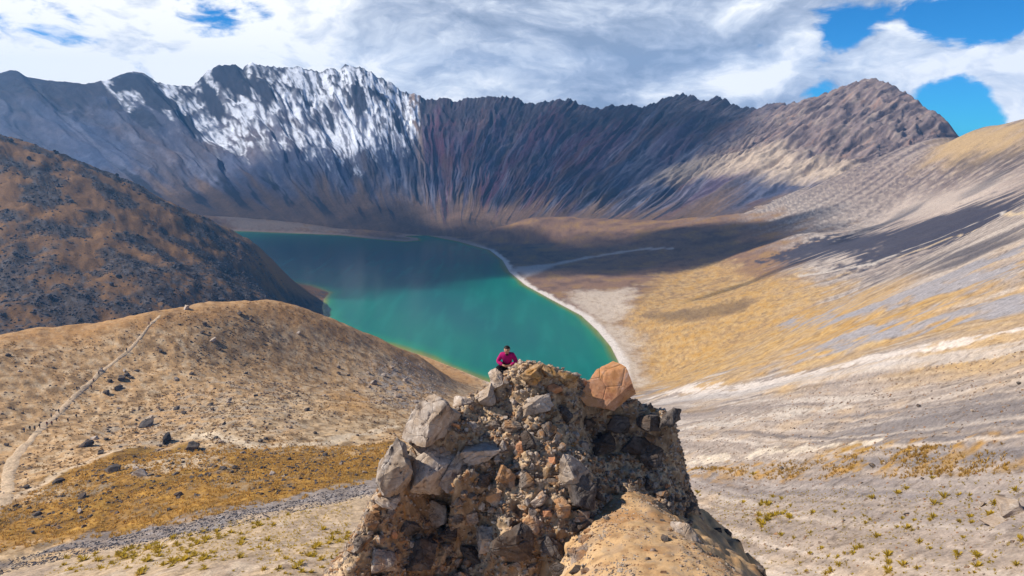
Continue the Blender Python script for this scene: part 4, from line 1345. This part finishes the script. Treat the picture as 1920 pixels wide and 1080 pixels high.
joined('talus', gs, 0.7 + 2.0 * nrs.rand(len(gs)) ** 2, M_TALUS)
# rubble of the trail hill and the scree
cs = scatter(13000, gp((-20, 1000), (-20, 680), (290, 600), (480, 570), (640, 615), (780, 670), (850, 720), (770, 820), (730, 880), (560, 935), (300, 985)))
dn = fbm(cs[:, 0] / 30, cs[:, 1] / 30, 3, 190)
cs = cs[nrs.rand(len(cs)) < np.clip(0.35 + 0.9 * dn, 0.05, 1)]
joined('rubble', on_ground(cs), 0.3 + 1.1 * nrs.rand(len(cs)) ** 3, M_MIX)
for pg_, n_, m_ in ((((690, 690), (790, 678), (850, 735), (770, 772), (690, 755)), 1100, M_GREY), (((330, 605), (470, 590), (540, 640), (480, 695), (370, 680)), 500, M_DARK),
                    (((190, 800), (300, 740), (420, 715), (560, 720), (570, 800), (400, 825), (250, 850)), 1300, M_MIX), (((0, 960), (130, 890), (260, 852), (420, 842), (420, 900), (200, 960), (60, 1000)), 700, M_DARK),
                    (((430, 850), (730, 840), (720, 890), (560, 925), (430, 930)), 500, M_TALUS)):
    cs = scatter(n_, gp(*pg_))
    joined('rubble', on_ground(cs), 0.35 + 1.3 * nrs.rand(n_) ** 3, m_)
g2 = gp((-40, 1075), (0, 1052), (150, 1016), (350, 981), (520, 946), (690, 906), (700, 930), (520, 970), (350, 1008), (150, 1042), (0, 1079))
cs = scatter(4500, g2)
joined('gully_gravel', on_ground(cs), 0.15 + 0.45 * nrs.rand(len(cs)) ** 3, M_TALUS)
cs = scatter(6000, gp((1290, 1078), (1280, 800), (1500, 730), (1920, 650), (1920, 1078)))
joined('scree_stones', on_ground(cs), 0.08 + 0.5 * nrs.rand(len(cs)) ** 4, M_MIX)

# ------------------------------------------------------------------ grass tussocks


def tuft_np(seed, blades=34):
    g = np.random.RandomState(seed)
    v, f = [], []
    for b in range(blades):
        a = g.uniform(0, 2 * np.pi)
        tilt = g.uniform(0.1, 1.15)
        L = g.uniform(0.45, 0.75) * (1.1 - 0.25 * tilt)
        r0 = g.uniform(0.0, 0.12)
        d = np.array([math.cos(a) * math.sin(tilt), math.sin(a) * math.sin(tilt), math.cos(tilt)])
        sd_ = np.array([-math.sin(a), math.cos(a), 0]) * 0.05
        p0 = np.array([math.cos(a), math.sin(a), 0]) * r0
        p1 = p0 + d * L * 0.6
        p2 = p0 + d * L + np.array([0, 0, -0.12 * tilt])
        n = len(v)
        v += [p0 - sd_, p0 + sd_, p1 + sd_ * 0.9, p1 - sd_ * 0.9, p2]
        f += [(n, n + 1, n + 2), (n, n + 2, n + 3), (n + 3, n + 2, n + 4)]
    return np.array(v), np.array(f)


def grass_mat(name, c1, c2, c3):
    m, T = new_mat(name)
    oi = T.n('ShaderNodeObjectInfo')
    v = T.n('ShaderNodeTexCoord').outputs['Object']
    a = T.noise(v, 2.0, 3.0)
    c = T.mix(oi.outputs['Random'], c1, c2)
    c = T.mix(T.sstep(a, 0.45, 0.65), c, c3)
    p = finish(T, c, 0.85, None, spec=0.1)
    tr = T.n('ShaderNodeBsdfTranslucent', inp={0: c})
    mx = T.n('ShaderNodeMixShader', inp={0: 0.45, 1: p.outputs[0], 2: tr.outputs[0]})
    o = [n for n in T.t.nodes if n.type == 'OUTPUT_MATERIAL'][0]
    T.link(mx.outputs[0], o.inputs[0])
    return m


M_TUFT = grass_mat('tussock_green', lin4(216, 184, 50, 0.78), lin4(190, 164, 48, 0.74), lin4(226, 194, 104, 0.8))
M_STRAW = grass_mat('tussock_straw', lin4(220, 170, 80, 0.78), lin4(190, 150, 66, 0.74), lin4(230, 192, 116, 0.8))
TN = [tuft_np(40 + i) for i in range(4)]
tm = [mesh_from('grass_tussock', *t, M_TUFT) for t in TN]
cc_ = [(rnd.uniform(80, 660), rnd.uniform(950, 1079)) for _ in range(44)]
bank_pix = [(rnd.gauss(c_[0], 26), rnd.gauss(c_[1], 9)) for c_ in cc_ for _ in range(18)]
rnd.shuffle(bank_pix)
bank_pix = [(a, b) for a, b in bank_pix if 0 < a < 690 and b < 1079]
bank_pix = [(a, b) for a, b in bank_pix if b > 1064 - 0.195 * a + 6][:172]
scree_pix = [(rnd.gauss(cx, sx), rnd.gauss(cy_, sy)) for cx, cy_, sx, sy, n in ((1450, 960, 35, 14, 22), (1600, 1045, 90, 18, 34), (1850, 1050, 60, 20, 18), (1750, 970, 90, 30, 22), (1880, 925, 25, 15, 8), (1400, 1000, 60, 30, 12), (1560, 940, 160, 40, 20)) for _ in range(n)]
scree_pix = [(a, b) for a, b in scree_pix if 1290 < a < 1918 and b < 1079 and b < 910 + 0.85 * (a - 1262) - 12]
for pixs, lb, gp_ in ((bank_pix, 'yellow green grass tussock growing on the sandy gravel bank', 'tussocks on the gravel bank'), (scree_pix, 'yellow green grass tussock growing on the pale scree', 'tussocks on the scree slope')):
    for a, b in pixs:
        p = ground_at(a, b)
        o = link_obj('grass_tussock', tm[rnd.randrange(4)])
        dist = float(np.linalg.norm(p - np.array([0, 0, CZ])))
        s_ = rnd.choice((6, 8, 10, 12, 14, 18)) * rnd.uniform(0.85, 1.15) * dist / F
        o.location = (p[0], p[1], p[2] - 0.03)
        o.scale = (s_ * 1.15, s_ * 1.15, s_ * rnd.uniform(0.6, 0.85))
        o.rotation_euler = (0, 0, rnd.uniform(0, 6.3))
        wh = ('along the gravel gully' if b < 1064 - 0.195 * a + 38 else 'close to the foot of the outcrop' if a > 480 else 'on open sandy ground of the gravel bank') if pixs is bank_pix else \
            ('near the large pale boulder on the scree' if a > 1800 and b > 900 else 'beside the shaded edge of the sandy ridge' if b > 840 + 0.85 * (a - 1262) - 40 else 'in a dense patch on the scree' if a < 1530 else 'scattered on the open scree')
        sz_ = 'broad' if s_ * F / dist > 15.5 else 'middling' if s_ * F / dist > 12 else 'small'
        tag(o, sz_ + ' yellow green grass tussock ' + wh, 'grass tussock', gp_)


def grass_field(name, pos, size, mat):
    vs, fs, n0 = [], [], 0
    k = nrs.randint(0, 4, len(pos))
    ang = nrs.uniform(0, 6.3, len(pos))
    for i in range(4):
        v, f = TN[i]
        v, f = v[:60], f[:36]
        m = k == i
        c, s = np.cos(ang[m])[:, None], np.sin(ang[m])[:, None]
        sz = size[m][:, None]
        p = np.stack([(v[:, 0] * c - v[:, 1] * s) * sz * 1.3, (v[:, 0] * s + v[:, 1] * c) * sz * 1.3, v[:, 2][None] * sz], -1) + pos[m][:, None]
        vs.append(p.reshape(-1, 3))
        fs.append((f[None] + (np.arange(m.sum()) * len(v))[:, None, None] + n0).reshape(-1, 3))
        n0 += m.sum() * len(v)
    o = mesh_np(name, np.concatenate(vs), np.concatenate(fs), mat, None, None, False)
    tag(o, kind='stuff')


ga = scatter(5200, gp((-20, 1040), (-20, 965), (130, 885), (260, 850), (400, 838), (600, 838), (740, 832), (740, 880), (690, 905), (560, 938), (360, 978), (150, 1012)))
grass_field('straw_grass', on_ground(ga, 0.05), 0.5 + 0.7 * nrs.rand(len(ga)), M_STRAW)
ga = scatter(2600, gp((1280, 880), (1560, 850), (1920, 820), (1920, 890), (1500, 900)))
ga = ga[nrs.rand(len(ga)) < np.clip(0.3 + 1.2 * fbm(ga[:, 0] / 9, ga[:, 1] / 9, 3, 196), 0.03, 1)]
grass_field('straw_grass', on_ground(ga, 0.05), 0.35 + 0.45 * nrs.rand(len(ga)), M_STRAW)
ga = scatter(1500, gp((60, 1079), (300, 1010), (500, 965), (660, 940), (660, 1079)))
grass_field('low_grass', on_ground(ga, 0.03), 0.2 + 0.35 * nrs.rand(len(ga)), M_TUFT)
ga = scatter(1500, gp((1330, 1000), (1330, 920), (1920, 890), (1920, 1079), (1450, 1079)))
grass_field('low_grass', on_ground(ga, 0.03), 0.15 + 0.22 * nrs.rand(len(ga)), M_TUFT)
ga = scatter(16000, gp((-20, 960), (-20, 650), (290, 598), (480, 566), (640, 610), (780, 665), (880, 715), (770, 820), (740, 835), (400, 838), (260, 850), (130, 885)))
ga = ga[nrs.rand(len(ga)) < np.clip(0.4 + 1.0 * fbm(ga[:, 0] / 22, ga[:, 1] / 22, 3, 198), 0.05, 1)]
ga = ga[dline(ga[:, 0], ga[:, 1], gp((300, 592), (256, 643), (190, 697), (140, 742), (96, 786), (44, 836), (14, 890), (4, 945)))[0] > 2.4]
M_DRY = grass_mat('tussock_dry', lin4(178, 132, 72, 0.66), lin4(136, 104, 60, 0.6), lin4(200, 158, 98, 0.68))
grass_field('hill_grass', on_ground(ga, 0.05), 0.45 + 0.75 * nrs.rand(len(ga)) ** 2, M_DRY)

# ------------------------------------------------------------------ trail on the near left hill
tp = gp((300, 592), (284, 606), (256, 643), (222, 672), (190, 697), (168, 718), (140, 742), (118, 766), (96, 786), (70, 812), (44, 836), (24, 860), (14, 890), (14, 920), (4, 945), (-20, 965))
tp = tp[:, :2]
fine_t = []
for i in range(len(tp) - 1):
    for k in range(8):
        fine_t.append(tp[i] + (tp[i + 1] - tp[i]) * k / 8)
fine_t = np.array(fine_t + [tp[-1]])
for _ in range(6):
    fine_t[1:-1] = (fine_t[:-2] + fine_t[1:-1] * 2 + fine_t[2:]) / 4
tg = np.gradient(fine_t, axis=0)
tg /= np.linalg.norm(tg, axis=1)[:, None]
nrm = np.stack([-tg[:, 1], tg[:, 0]], 1)
wid = np.interp(np.linspace(0, 1, len(fine_t)), (0, 0.3, 0.6, 0.85, 1), (1.0, 1.3, 1.8, 2.3, 2.8)) * (1 + 0.35 * fbm(np.arange(len(fine_t)) / 9.0, np.zeros(len(fine_t)), 3, 201))
off7 = np.linspace(-1, 1, 9)
TXY = fine_t[:, None] + nrm[:, None] * (off7[None, :, None] * wid[:, None, None])
tz = height(TXY[..., 0], TXY[..., 1]) + 0.22 - 0.5 * np.abs(off7[None]) ** 3
cols = np.zeros(tz.shape + (3,))
cols[:] = C3(220, 192, 158, 0.7)
lay(ss(fbm(TXY[..., 0] / 1.5, TXY[..., 1] / 1.5, 3, 205), 0, 0.5) * 0.5, C3(200, 166, 134, 0.7))
trail = grid_mesh('trail', TXY[..., 0], TXY[..., 1], tz, MAT_NEAR, None, cols)
tag(trail, kind='structure')

# ------------------------------------------------------------------ people


def plain_mat(name, rgb, k=0.7, rough=0.85, var=0.25):
    m, T = new_mat(name)
    v = T.n('ShaderNodeTexCoord').outputs['Object']
    a = T.noise(v, 18.0, 4.0)
    c = lin4(*rgb, k)
    d = lin4(*[x * (1 - var) for x in rgb], k)
    finish(T, T.mix(a, d, c), rough, a, 0.3, 0.01, 0.2)
    return m


M_SKIN = plain_mat('skin', (205, 150, 120), 0.75, 0.6, 0.08)
M_HAIR = plain_mat('hair_dark', (38, 28, 24), 0.8, 0.6)
M_SHOE = plain_mat('shoe', (70, 90, 120), 0.6)


def skin_mesh(name, pts, edges, mat, parent, sub=2, root=0):
    """a limb graph grown to one continuous surface: pts = [(x, y, z, radius)]"""
    me = bpy.data.meshes.new(name)
    me.from_pydata([p[:3] for p in pts], edges, [])
    o = bpy.data.objects.new(name, me)
    COL.objects.link(o)
    sk = o.modifiers.new('skin', 'SKIN')
    sk.use_smooth_shade = True
    for i, p in enumerate(pts):
        d = me.skin_vertices[0].data[i]
        r_ = p[3]
        d.radius = (r_, p[4] if len(p) > 4 else r_)
        d.use_root = (i == root)
    if sub:
        sb = o.modifiers.new('sub', 'SUBSURF')
        sb.levels = sub
        sb.render_levels = sub
    dg = bpy.context.evaluated_depsgraph_get()
    dg.update()
    m2 = bpy.data.meshes.new_from_object(o.evaluated_get(dg))
    m2.name = name
    m2.materials.clear()
    m2.materials.append(mat)
    m2.polygons.foreach_set('use_smooth', np.ones(len(m2.polygons), bool))
    o.modifiers.clear()
    o.data = m2
    if parent:
        o.parent = parent
    return o


def cap_mesh(name, c, r, mat, parent, cut=-0.2, back=0.0, seg=14):
    """hair or hat: the upper part of a ball, lower at the back of the head (+y)"""
    bm = bmesh.new()
    bmesh.ops.create_uvsphere(bm, u_segments=seg, v_segments=10, radius=1.0)
    dead = [v_ for v_ in bm.verts if v_.co.z < cut - back * max(0.0, v_.co.y + 0.25)]
    bmesh.ops.delete(bm, geom=dead, context='VERTS')
    for v_ in bm.verts:
        v_.co = Vector((c[0] + v_.co.x * r[0], c[1] + v_.co.y * r[1], c[2] + v_.co.z * r[2]))
    me = bpy.data.meshes.new(name)
    bm.to_mesh(me)
    bm.free()
    me.materials.append(mat)
    me.polygons.foreach_set('use_smooth', np.ones(len(me.polygons), bool))
    return link_obj(name, me, parent)


def ball(name, c, r, mat, parent):
    return cap_mesh(name, c, r, mat, parent, -2.0, 0.0, 8)


seat = PY(951, 693, 23.9)
# body of the sitter, facing the viewer (-y), origin on the seat
J = {'pel': (0, .06, .11, .13), 'spi': (0, .06, .27, .13), 'che': (0, .0, .42, .145), 'nkb': (0, -.05, .53, .065), 'nk': (0, -.08, .585, .055), 'chin': (0, -.12, .62, .064, .076), 'head': (0, -.115, .695, .088, .105), 'top': (0, -.10, .768, .066, .085),
     'nose': (0, -.235, .685, .015), 'earl': (-.095, -.09, .69, .017), 'earr': (.095, -.09, .69, .017)}
for s_, t in ((-1, 'l'), (1, 'r')):
    J['sh' + t] = (s_ * .175, .0, .485, .065)
    J['el' + t] = (s_ * .295, -.04, .27, .05)
    J['wr' + t] = (s_ * .115, -.215, .215, .03)
    J['ha' + t] = (s_ * .06, -.265, .205, .034, .02)
    J['hi' + t] = (s_ * .10, .02, .09, .09)
    J['kn' + t] = (s_ * .295, -.27, .14, .066)
    J['an' + t] = (s_ * .10, -.40, -.06, .042)
    J['to' + t] = (s_ * .045, -.52, -.09, .036, .028)
    for k in range(4):
        fxx = s_ * (.035 - .0) - s_ * 0.012 * 0
        J['f%d%s' % (k, t)] = (s_ * (.03 - .004 * k), -.285 + .004 * k, .235 - .020 * k, .0095)
        J['g%d%s' % (k, t)] = (s_ * (-.005 + .004 * abs(k - 1)), -.292 + .006 * k, .232 - .020 * k, .0085)
    J['th' + t] = (s_ * .07, -.285, .238, .011)
    J['tj' + t] = (s_ * .04, -.298, .256, .009)
keys = list(J)
ki = {k: i for i, k in enumerate(keys)}
E_ = [('pel', 'spi'), ('spi', 'che'), ('che', 'nkb'), ('nkb', 'nk'), ('nk', 'chin'), ('chin', 'head'), ('head', 'top'), ('head', 'nose'), ('head', 'earl'), ('head', 'earr')]
for t in 'lr':
    E_ += [('che', 'sh' + t), ('sh' + t, 'el' + t), ('el' + t, 'wr' + t), ('wr' + t, 'ha' + t), ('pel', 'hi' + t), ('hi' + t, 'kn' + t), ('kn' + t, 'an' + t), ('an' + t, 'to' + t), ('ha' + t, 'th' + t), ('th' + t, 'tj' + t)]
    for k in range(4):
        E_ += [('ha' + t, 'f%d%s' % (k, t)), ('f%d%s' % (k, t), 'g%d%s' % (k, t))]
person = skin_mesh('person', [J[k] for k in keys], [(ki[a], ki[b]) for a, b in E_], M_SKIN, None, 2)
person.location = seat
person.scale = (1.14, 1.14, 1.14)
person.rotation_euler = (0, 0, R(-4))
tag(person, 'person in a bright magenta jacket and black trousers sitting on the outcrop summit', 'person')
M_MAG = plain_mat('jacket_magenta', (212, 14, 122), 0.75, 0.8, 0.35)
M_BLK = plain_mat('trousers_black', (26, 26, 32), 0.8, 0.85, 0.3)


def grow(j, d):
    return (j[0], j[1], j[2]) + tuple(r_ + d for r_ in j[3:])


jk = ['pel', 'spi', 'che', 'nkb', 'shl', 'ell', 'wrl', 'shr', 'elr', 'wrr']
jp = [grow(J[k], .026) for k in jk]
jp[0] = (0, .06, .17, .15)
jp[3] = (0, -.055, .545, .08)
je = [(0, 1), (1, 2), (2, 3), (2, 4), (4, 5), (5, 6), (2, 7), (7, 8), (8, 9)]
jacket = skin_mesh('jacket', jp, je, M_MAG, person, 2)
collar = ball('collar', (0, -.135, .535), (.05, .035, .035), plain_mat('collar_dark', (40, 20, 40)), jacket)
tk = ['pel', 'hil', 'knl', 'anl', 'hir', 'knr', 'anr']
tpz = [grow(J[k], .022) for k in tk]
trousers = skin_mesh('trousers', tpz, [(0, 1), (1, 2), (2, 3), (0, 4), (4, 5), (5, 6)], M_BLK, person, 2)
for t in 'lr':
    a_, b_ = J['an' + t], J['to' + t]
    skin_mesh('shoe', [(a_[0], a_[1] + .03, a_[2] - .03, .048), (a_[0] * .8, a_[1] - .05, a_[2] - .035, .05, .042), (b_[0], b_[1], b_[2], .042, .032)], [(0, 1), (1, 2)], M_SHOE, person, 2)
cap_mesh('hair', (0, -.09, .71), (.103, .125, .106), M_HAIR, person, 0.25, 1.3)
for s_ in (-1, 1):
    ball('eye', (s_ * .033, -.212, .705), (.012, .008, .008), M_HAIR, person)
ball('mouth', (0, -.195, .635), (.022, .008, .006), plain_mat('lips', (150, 70, 70)), person)
# the pale rock the person sits on
pv_ = np.array([(-.42, -.15, -.02), (-.36, .3, -.03), (.36, .32, -.02), (.45, -.1, -.03), (-.2, -.3, -.02), (.25, -.28, -.03), (-.6, -.3, -.75), (.55, -.45, -.7), (-.55, .5, -.8), (.55, .5, -.8), (-.1, -.62, -.6), (.0, .1, -.01)])
v, f = hull(pv_)
v, f = refine(v, f, 2)
v = v + (0.03 * n3(v, 3.0, 31))[:, None] * (v / (np.linalg.norm(v, axis=1)[:, None] + .01)) * np.array([1, 1, 0.3])
so = link_obj('boulder', mesh_from('seat_boulder', v, f, M_GREY), outcrop)
so.location = Vector(seat) - Vector(OL)
so['label'] = 'pale boulder that serves as the seat'


def hiker(px, py, jc, tc, lb, face, stride, pack=None, hat=None, h=1.85):
    """a walker on the trail; face is the heading in degrees"""
    p = ground_at(px, py)
    k = h / 1.7
    P_ = {'pel': (0, 0, .95, .125), 'spi': (0, -.01, 1.12, .12), 'che': (0, -.03, 1.30, .14), 'nkb': (0, -.04, 1.43, .06), 'nk': (0, -.05, 1.49, .05), 'head': (0, -.07, 1.58, .08, .095), 'top': (0, -.06, 1.66, .06, .07)}
    for s_, t in ((-1, 'l'), (1, 'r')):
        w_ = stride * s_
        P_['sh' + t] = (s_ * .18, -.03, 1.38, .06)
        P_['el' + t] = (s_ * .25, .02 + .12 * w_, 1.10, .045)
        P_['wr' + t] = (s_ * .22, -.10 + .2 * w_, .90, .03)
        P_['ha' + t] = (s_ * .21, -.13 + .2 * w_, .82, .032, .02)
        P_['hi' + t] = (s_ * .10, 0, .90, .09)
        P_['kn' + t] = (s_ * .10, -.06 - .20 * w_, .49, .06)
        P_['an' + t] = (s_ * .10, .03 - .32 * w_, .09, .042)
        P_['to' + t] = (s_ * .11, -.13 - .32 * w_, .04, .035)
    ks = list(P_)
    ix = {q: i for i, q in enumerate(ks)}
    ed = [('pel', 'spi'), ('spi', 'che'), ('che', 'nkb'), ('nkb', 'nk'), ('nk', 'head'), ('head', 'top')]
    for t in 'lr':
        ed += [('che', 'sh' + t), ('sh' + t, 'el' + t), ('el' + t, 'wr' + t), ('wr' + t, 'ha' + t), ('pel', 'hi' + t), ('hi' + t, 'kn' + t), ('kn' + t, 'an' + t), ('an' + t, 'to' + t)]
    o = skin_mesh('person', [P_[q] for q in ks], [(ix[a], ix[b]) for a, b in ed], M_SKIN, None, 1)
    o.location = (p[0], p[1], p[2] + 0.2)
    o.scale = (k, k, k)
    o.rotation_euler = (0, 0, R(face))
    a = [grow(P_[q], .028) for q in jk]
    skin_mesh('jacket', a, je, jc, o, 1)
    b = [grow(P_[q], .024) for q in tk]
    skin_mesh('trousers', b, [(0, 1), (1, 2), (2, 3), (0, 4), (4, 5), (5, 6)], tc, o, 1)
    cap_mesh('hat' if hat else 'hair', (0, -.055, 1.60), (.1, .12, .1), hat or M_HAIR, o, 0.1, 1.0, 10)
    if pack:
        ball('backpack', (0, .17, 1.2), (.17, .12, .26), pack, o)
    tag(o, lb, 'person', 'hikers on the trail')
    return o


jk_b = plain_mat('jacket_blue', (40, 96, 150))
jk_k = plain_mat('jacket_black', (30, 30, 36))
jk_r = plain_mat('jacket_red', (150, 40, 50))
jk_p = plain_mat('jacket_pink', (226, 140, 130))
jk_w = plain_mat('jacket_white', (214, 208, 204))
jk_g = plain_mat('jacket_grey', (120, 124, 140))
jk_v = plain_mat('jacket_purple', (70, 50, 90))
tr_b = plain_mat('trousers_blue', (44, 56, 90))
tr_k = plain_mat('trousers_dark', (30, 30, 36))
tr_t = plain_mat('trousers_tan', (140, 120, 96))
for row in ((283, 604, jk_g, tr_k, 'hiker in grey, tail of the line where the trail meets the hill crest', 200, .6, None),
            (280, 611, jk_p, tr_t, 'hiker in a pale pink top just below the crest', 205, .4, None),
            (238, 660, jk_k, tr_k, 'lone hiker in black on the bare stretch below the crest', 210, -.7, jk_k),
            (192, 696, jk_w, tr_b, 'hiker in a white top beside the rock pile', 215, .5, None),
            (186, 705, jk_v, tr_k, 'hiker in purple beside the rock pile', 30, .5, None),
            (176, 718, jk_p, tr_k, 'hiker in pale pink below the rock pile', 215, -.6, None),
            (172, 730, jk_k, tr_k, 'hiker in black with a pack below the rock pile', 210, .7, jk_r),
            (145, 733, jk_k, tr_b, 'hiker in black with blue trousers on the grassy side of the trail', 215, .6, None),
            (111, 776, jk_v, tr_k, 'hiker in purple with a dark pack at the head of the lower group', 215, .8, jk_k),
            (97, 784, jk_w, tr_k, 'hiker in white stepping up ahead of the lower group', 30, -.5, None),
            (107, 792, jk_g, tr_t, 'hiker in grey and tan in the middle of the lower group', 25, .5, None),
            (98, 799, jk_r, tr_k, 'hiker in red and black in the middle of the lower group', 215, .6, None),
            (89, 800, jk_r, tr_b, 'hiker in red with blue trousers in the lower group', 25, -.7, None),
            (128, 793, jk_k, tr_t, 'hiker in black and tan, off the trail downhill of the group', 40, .4, None),
            (144, 785, jk_k, tr_k, 'hiker in all black walking off the trail downhill', 60, .5, None),
            (75, 804, jk_k, tr_t, 'hiker in black and tan among the lowest walkers', 30, .5, jk_g),
            (66, 808, jk_g, tr_k, 'hiker in grey and black among the lowest walkers', 25, -.5, None),
            (57, 808, jk_k, tr_k, 'hiker in all black among the lowest walkers', 30, .7, jk_k),
            (46, 812, jk_b, tr_b, 'hiker all in blue at the foot of the line', 30, .6, jk_b)):
    hiker(*row)

# ------------------------------------------------------------------ clouds that shade the basin (above the view), and the hazy air
mcl, T = new_mat('cloud_vapour')
pvz = T.n('ShaderNodeVolumePrincipled', inp={'Color': (0.95, 0.97, 1.0, 1), 'Density': 0.022, 'Anisotropy': 0.3})
oo = T.n('ShaderNodeOutputMaterial')
T.link(pvz.outputs[0], oo.inputs[1])
bm = bmesh.new()
bmesh.ops.create_icosphere(bm, subdivisions=5, radius=1.0)
bm.verts.index_update()
cv = np.array([x.co[:] for x in bm.verts])
cf = np.array([[q.index for q in x.verts] for x in bm.faces])
bm.free()
CH = 980.0
mthin = mcl.copy()
mthin.name = 'thin_cloud_vapour'
[n for n in mthin.node_tree.nodes if n.type == 'PRINCIPLED_VOLUME'][0].inputs['Density'].default_value = 0.009
for i, (x, y, z, rx, ry, rz, ang) in enumerate((
        (-260, 1080, 0, 330, 270, 75, 20), (180, 1010, 15, 300, 150, 60, -8), (130, 1510, 120, 430, 210, 75, 0), (-560, 1450, 100, 320, 160, 60, 10),
        (400, 770, 85, 95, 38, 26, 25), (470, 660, 110, 60, 22, 18, 30), (250, 700, 30, 90, 22, 18, 5))):
    v = cv * (1 + 0.30 * n3(cv, 1.7, 400 + i) + 0.16 * n3(cv, 4.0, 420 + i))[:, None] * np.array([rx, ry, rz])
    v[:, 2] = np.where(v[:, 2] < 0, v[:, 2] * 0.5, v[:, 2])
    o = mesh_np('cloud', v, cf, mthin if i in (2, 3) else mcl)
    t = (CH - z) / SUN.z
    o.location = (x + SUN.x * t, y + SUN.y * t, CH)
    o.rotation_euler = (0, 0, R(ang))
    tag(o, kind='structure')
scene.cycles.transparent_max_bounces = 24

mh, T = new_mat('haze_air')
pvz = T.n('ShaderNodeVolumePrincipled', inp={'Color': (0.18, 0.50, 1.0, 1), 'Density': 0.00015, 'Anisotropy': 0.2})
oo = T.n('ShaderNodeOutputMaterial')
T.link(pvz.outputs[0], oo.inputs[1])
x0, x1, y0, y1, z0, z1 = -2700, 2100, -300, 3000, -400, 470
hv = [(x, y, z) for x in (x0, x1) for y in (y0, y1) for z in (z0, z1)]
hf = [(0, 1, 3, 2), (4, 6, 7, 5), (0, 4, 5, 1), (2, 3, 7, 6), (0, 2, 6, 4), (1, 5, 7, 3)]
haze = mesh_np('haze', hv, hf, mh, None, None, False)
tag(haze, kind='stuff')
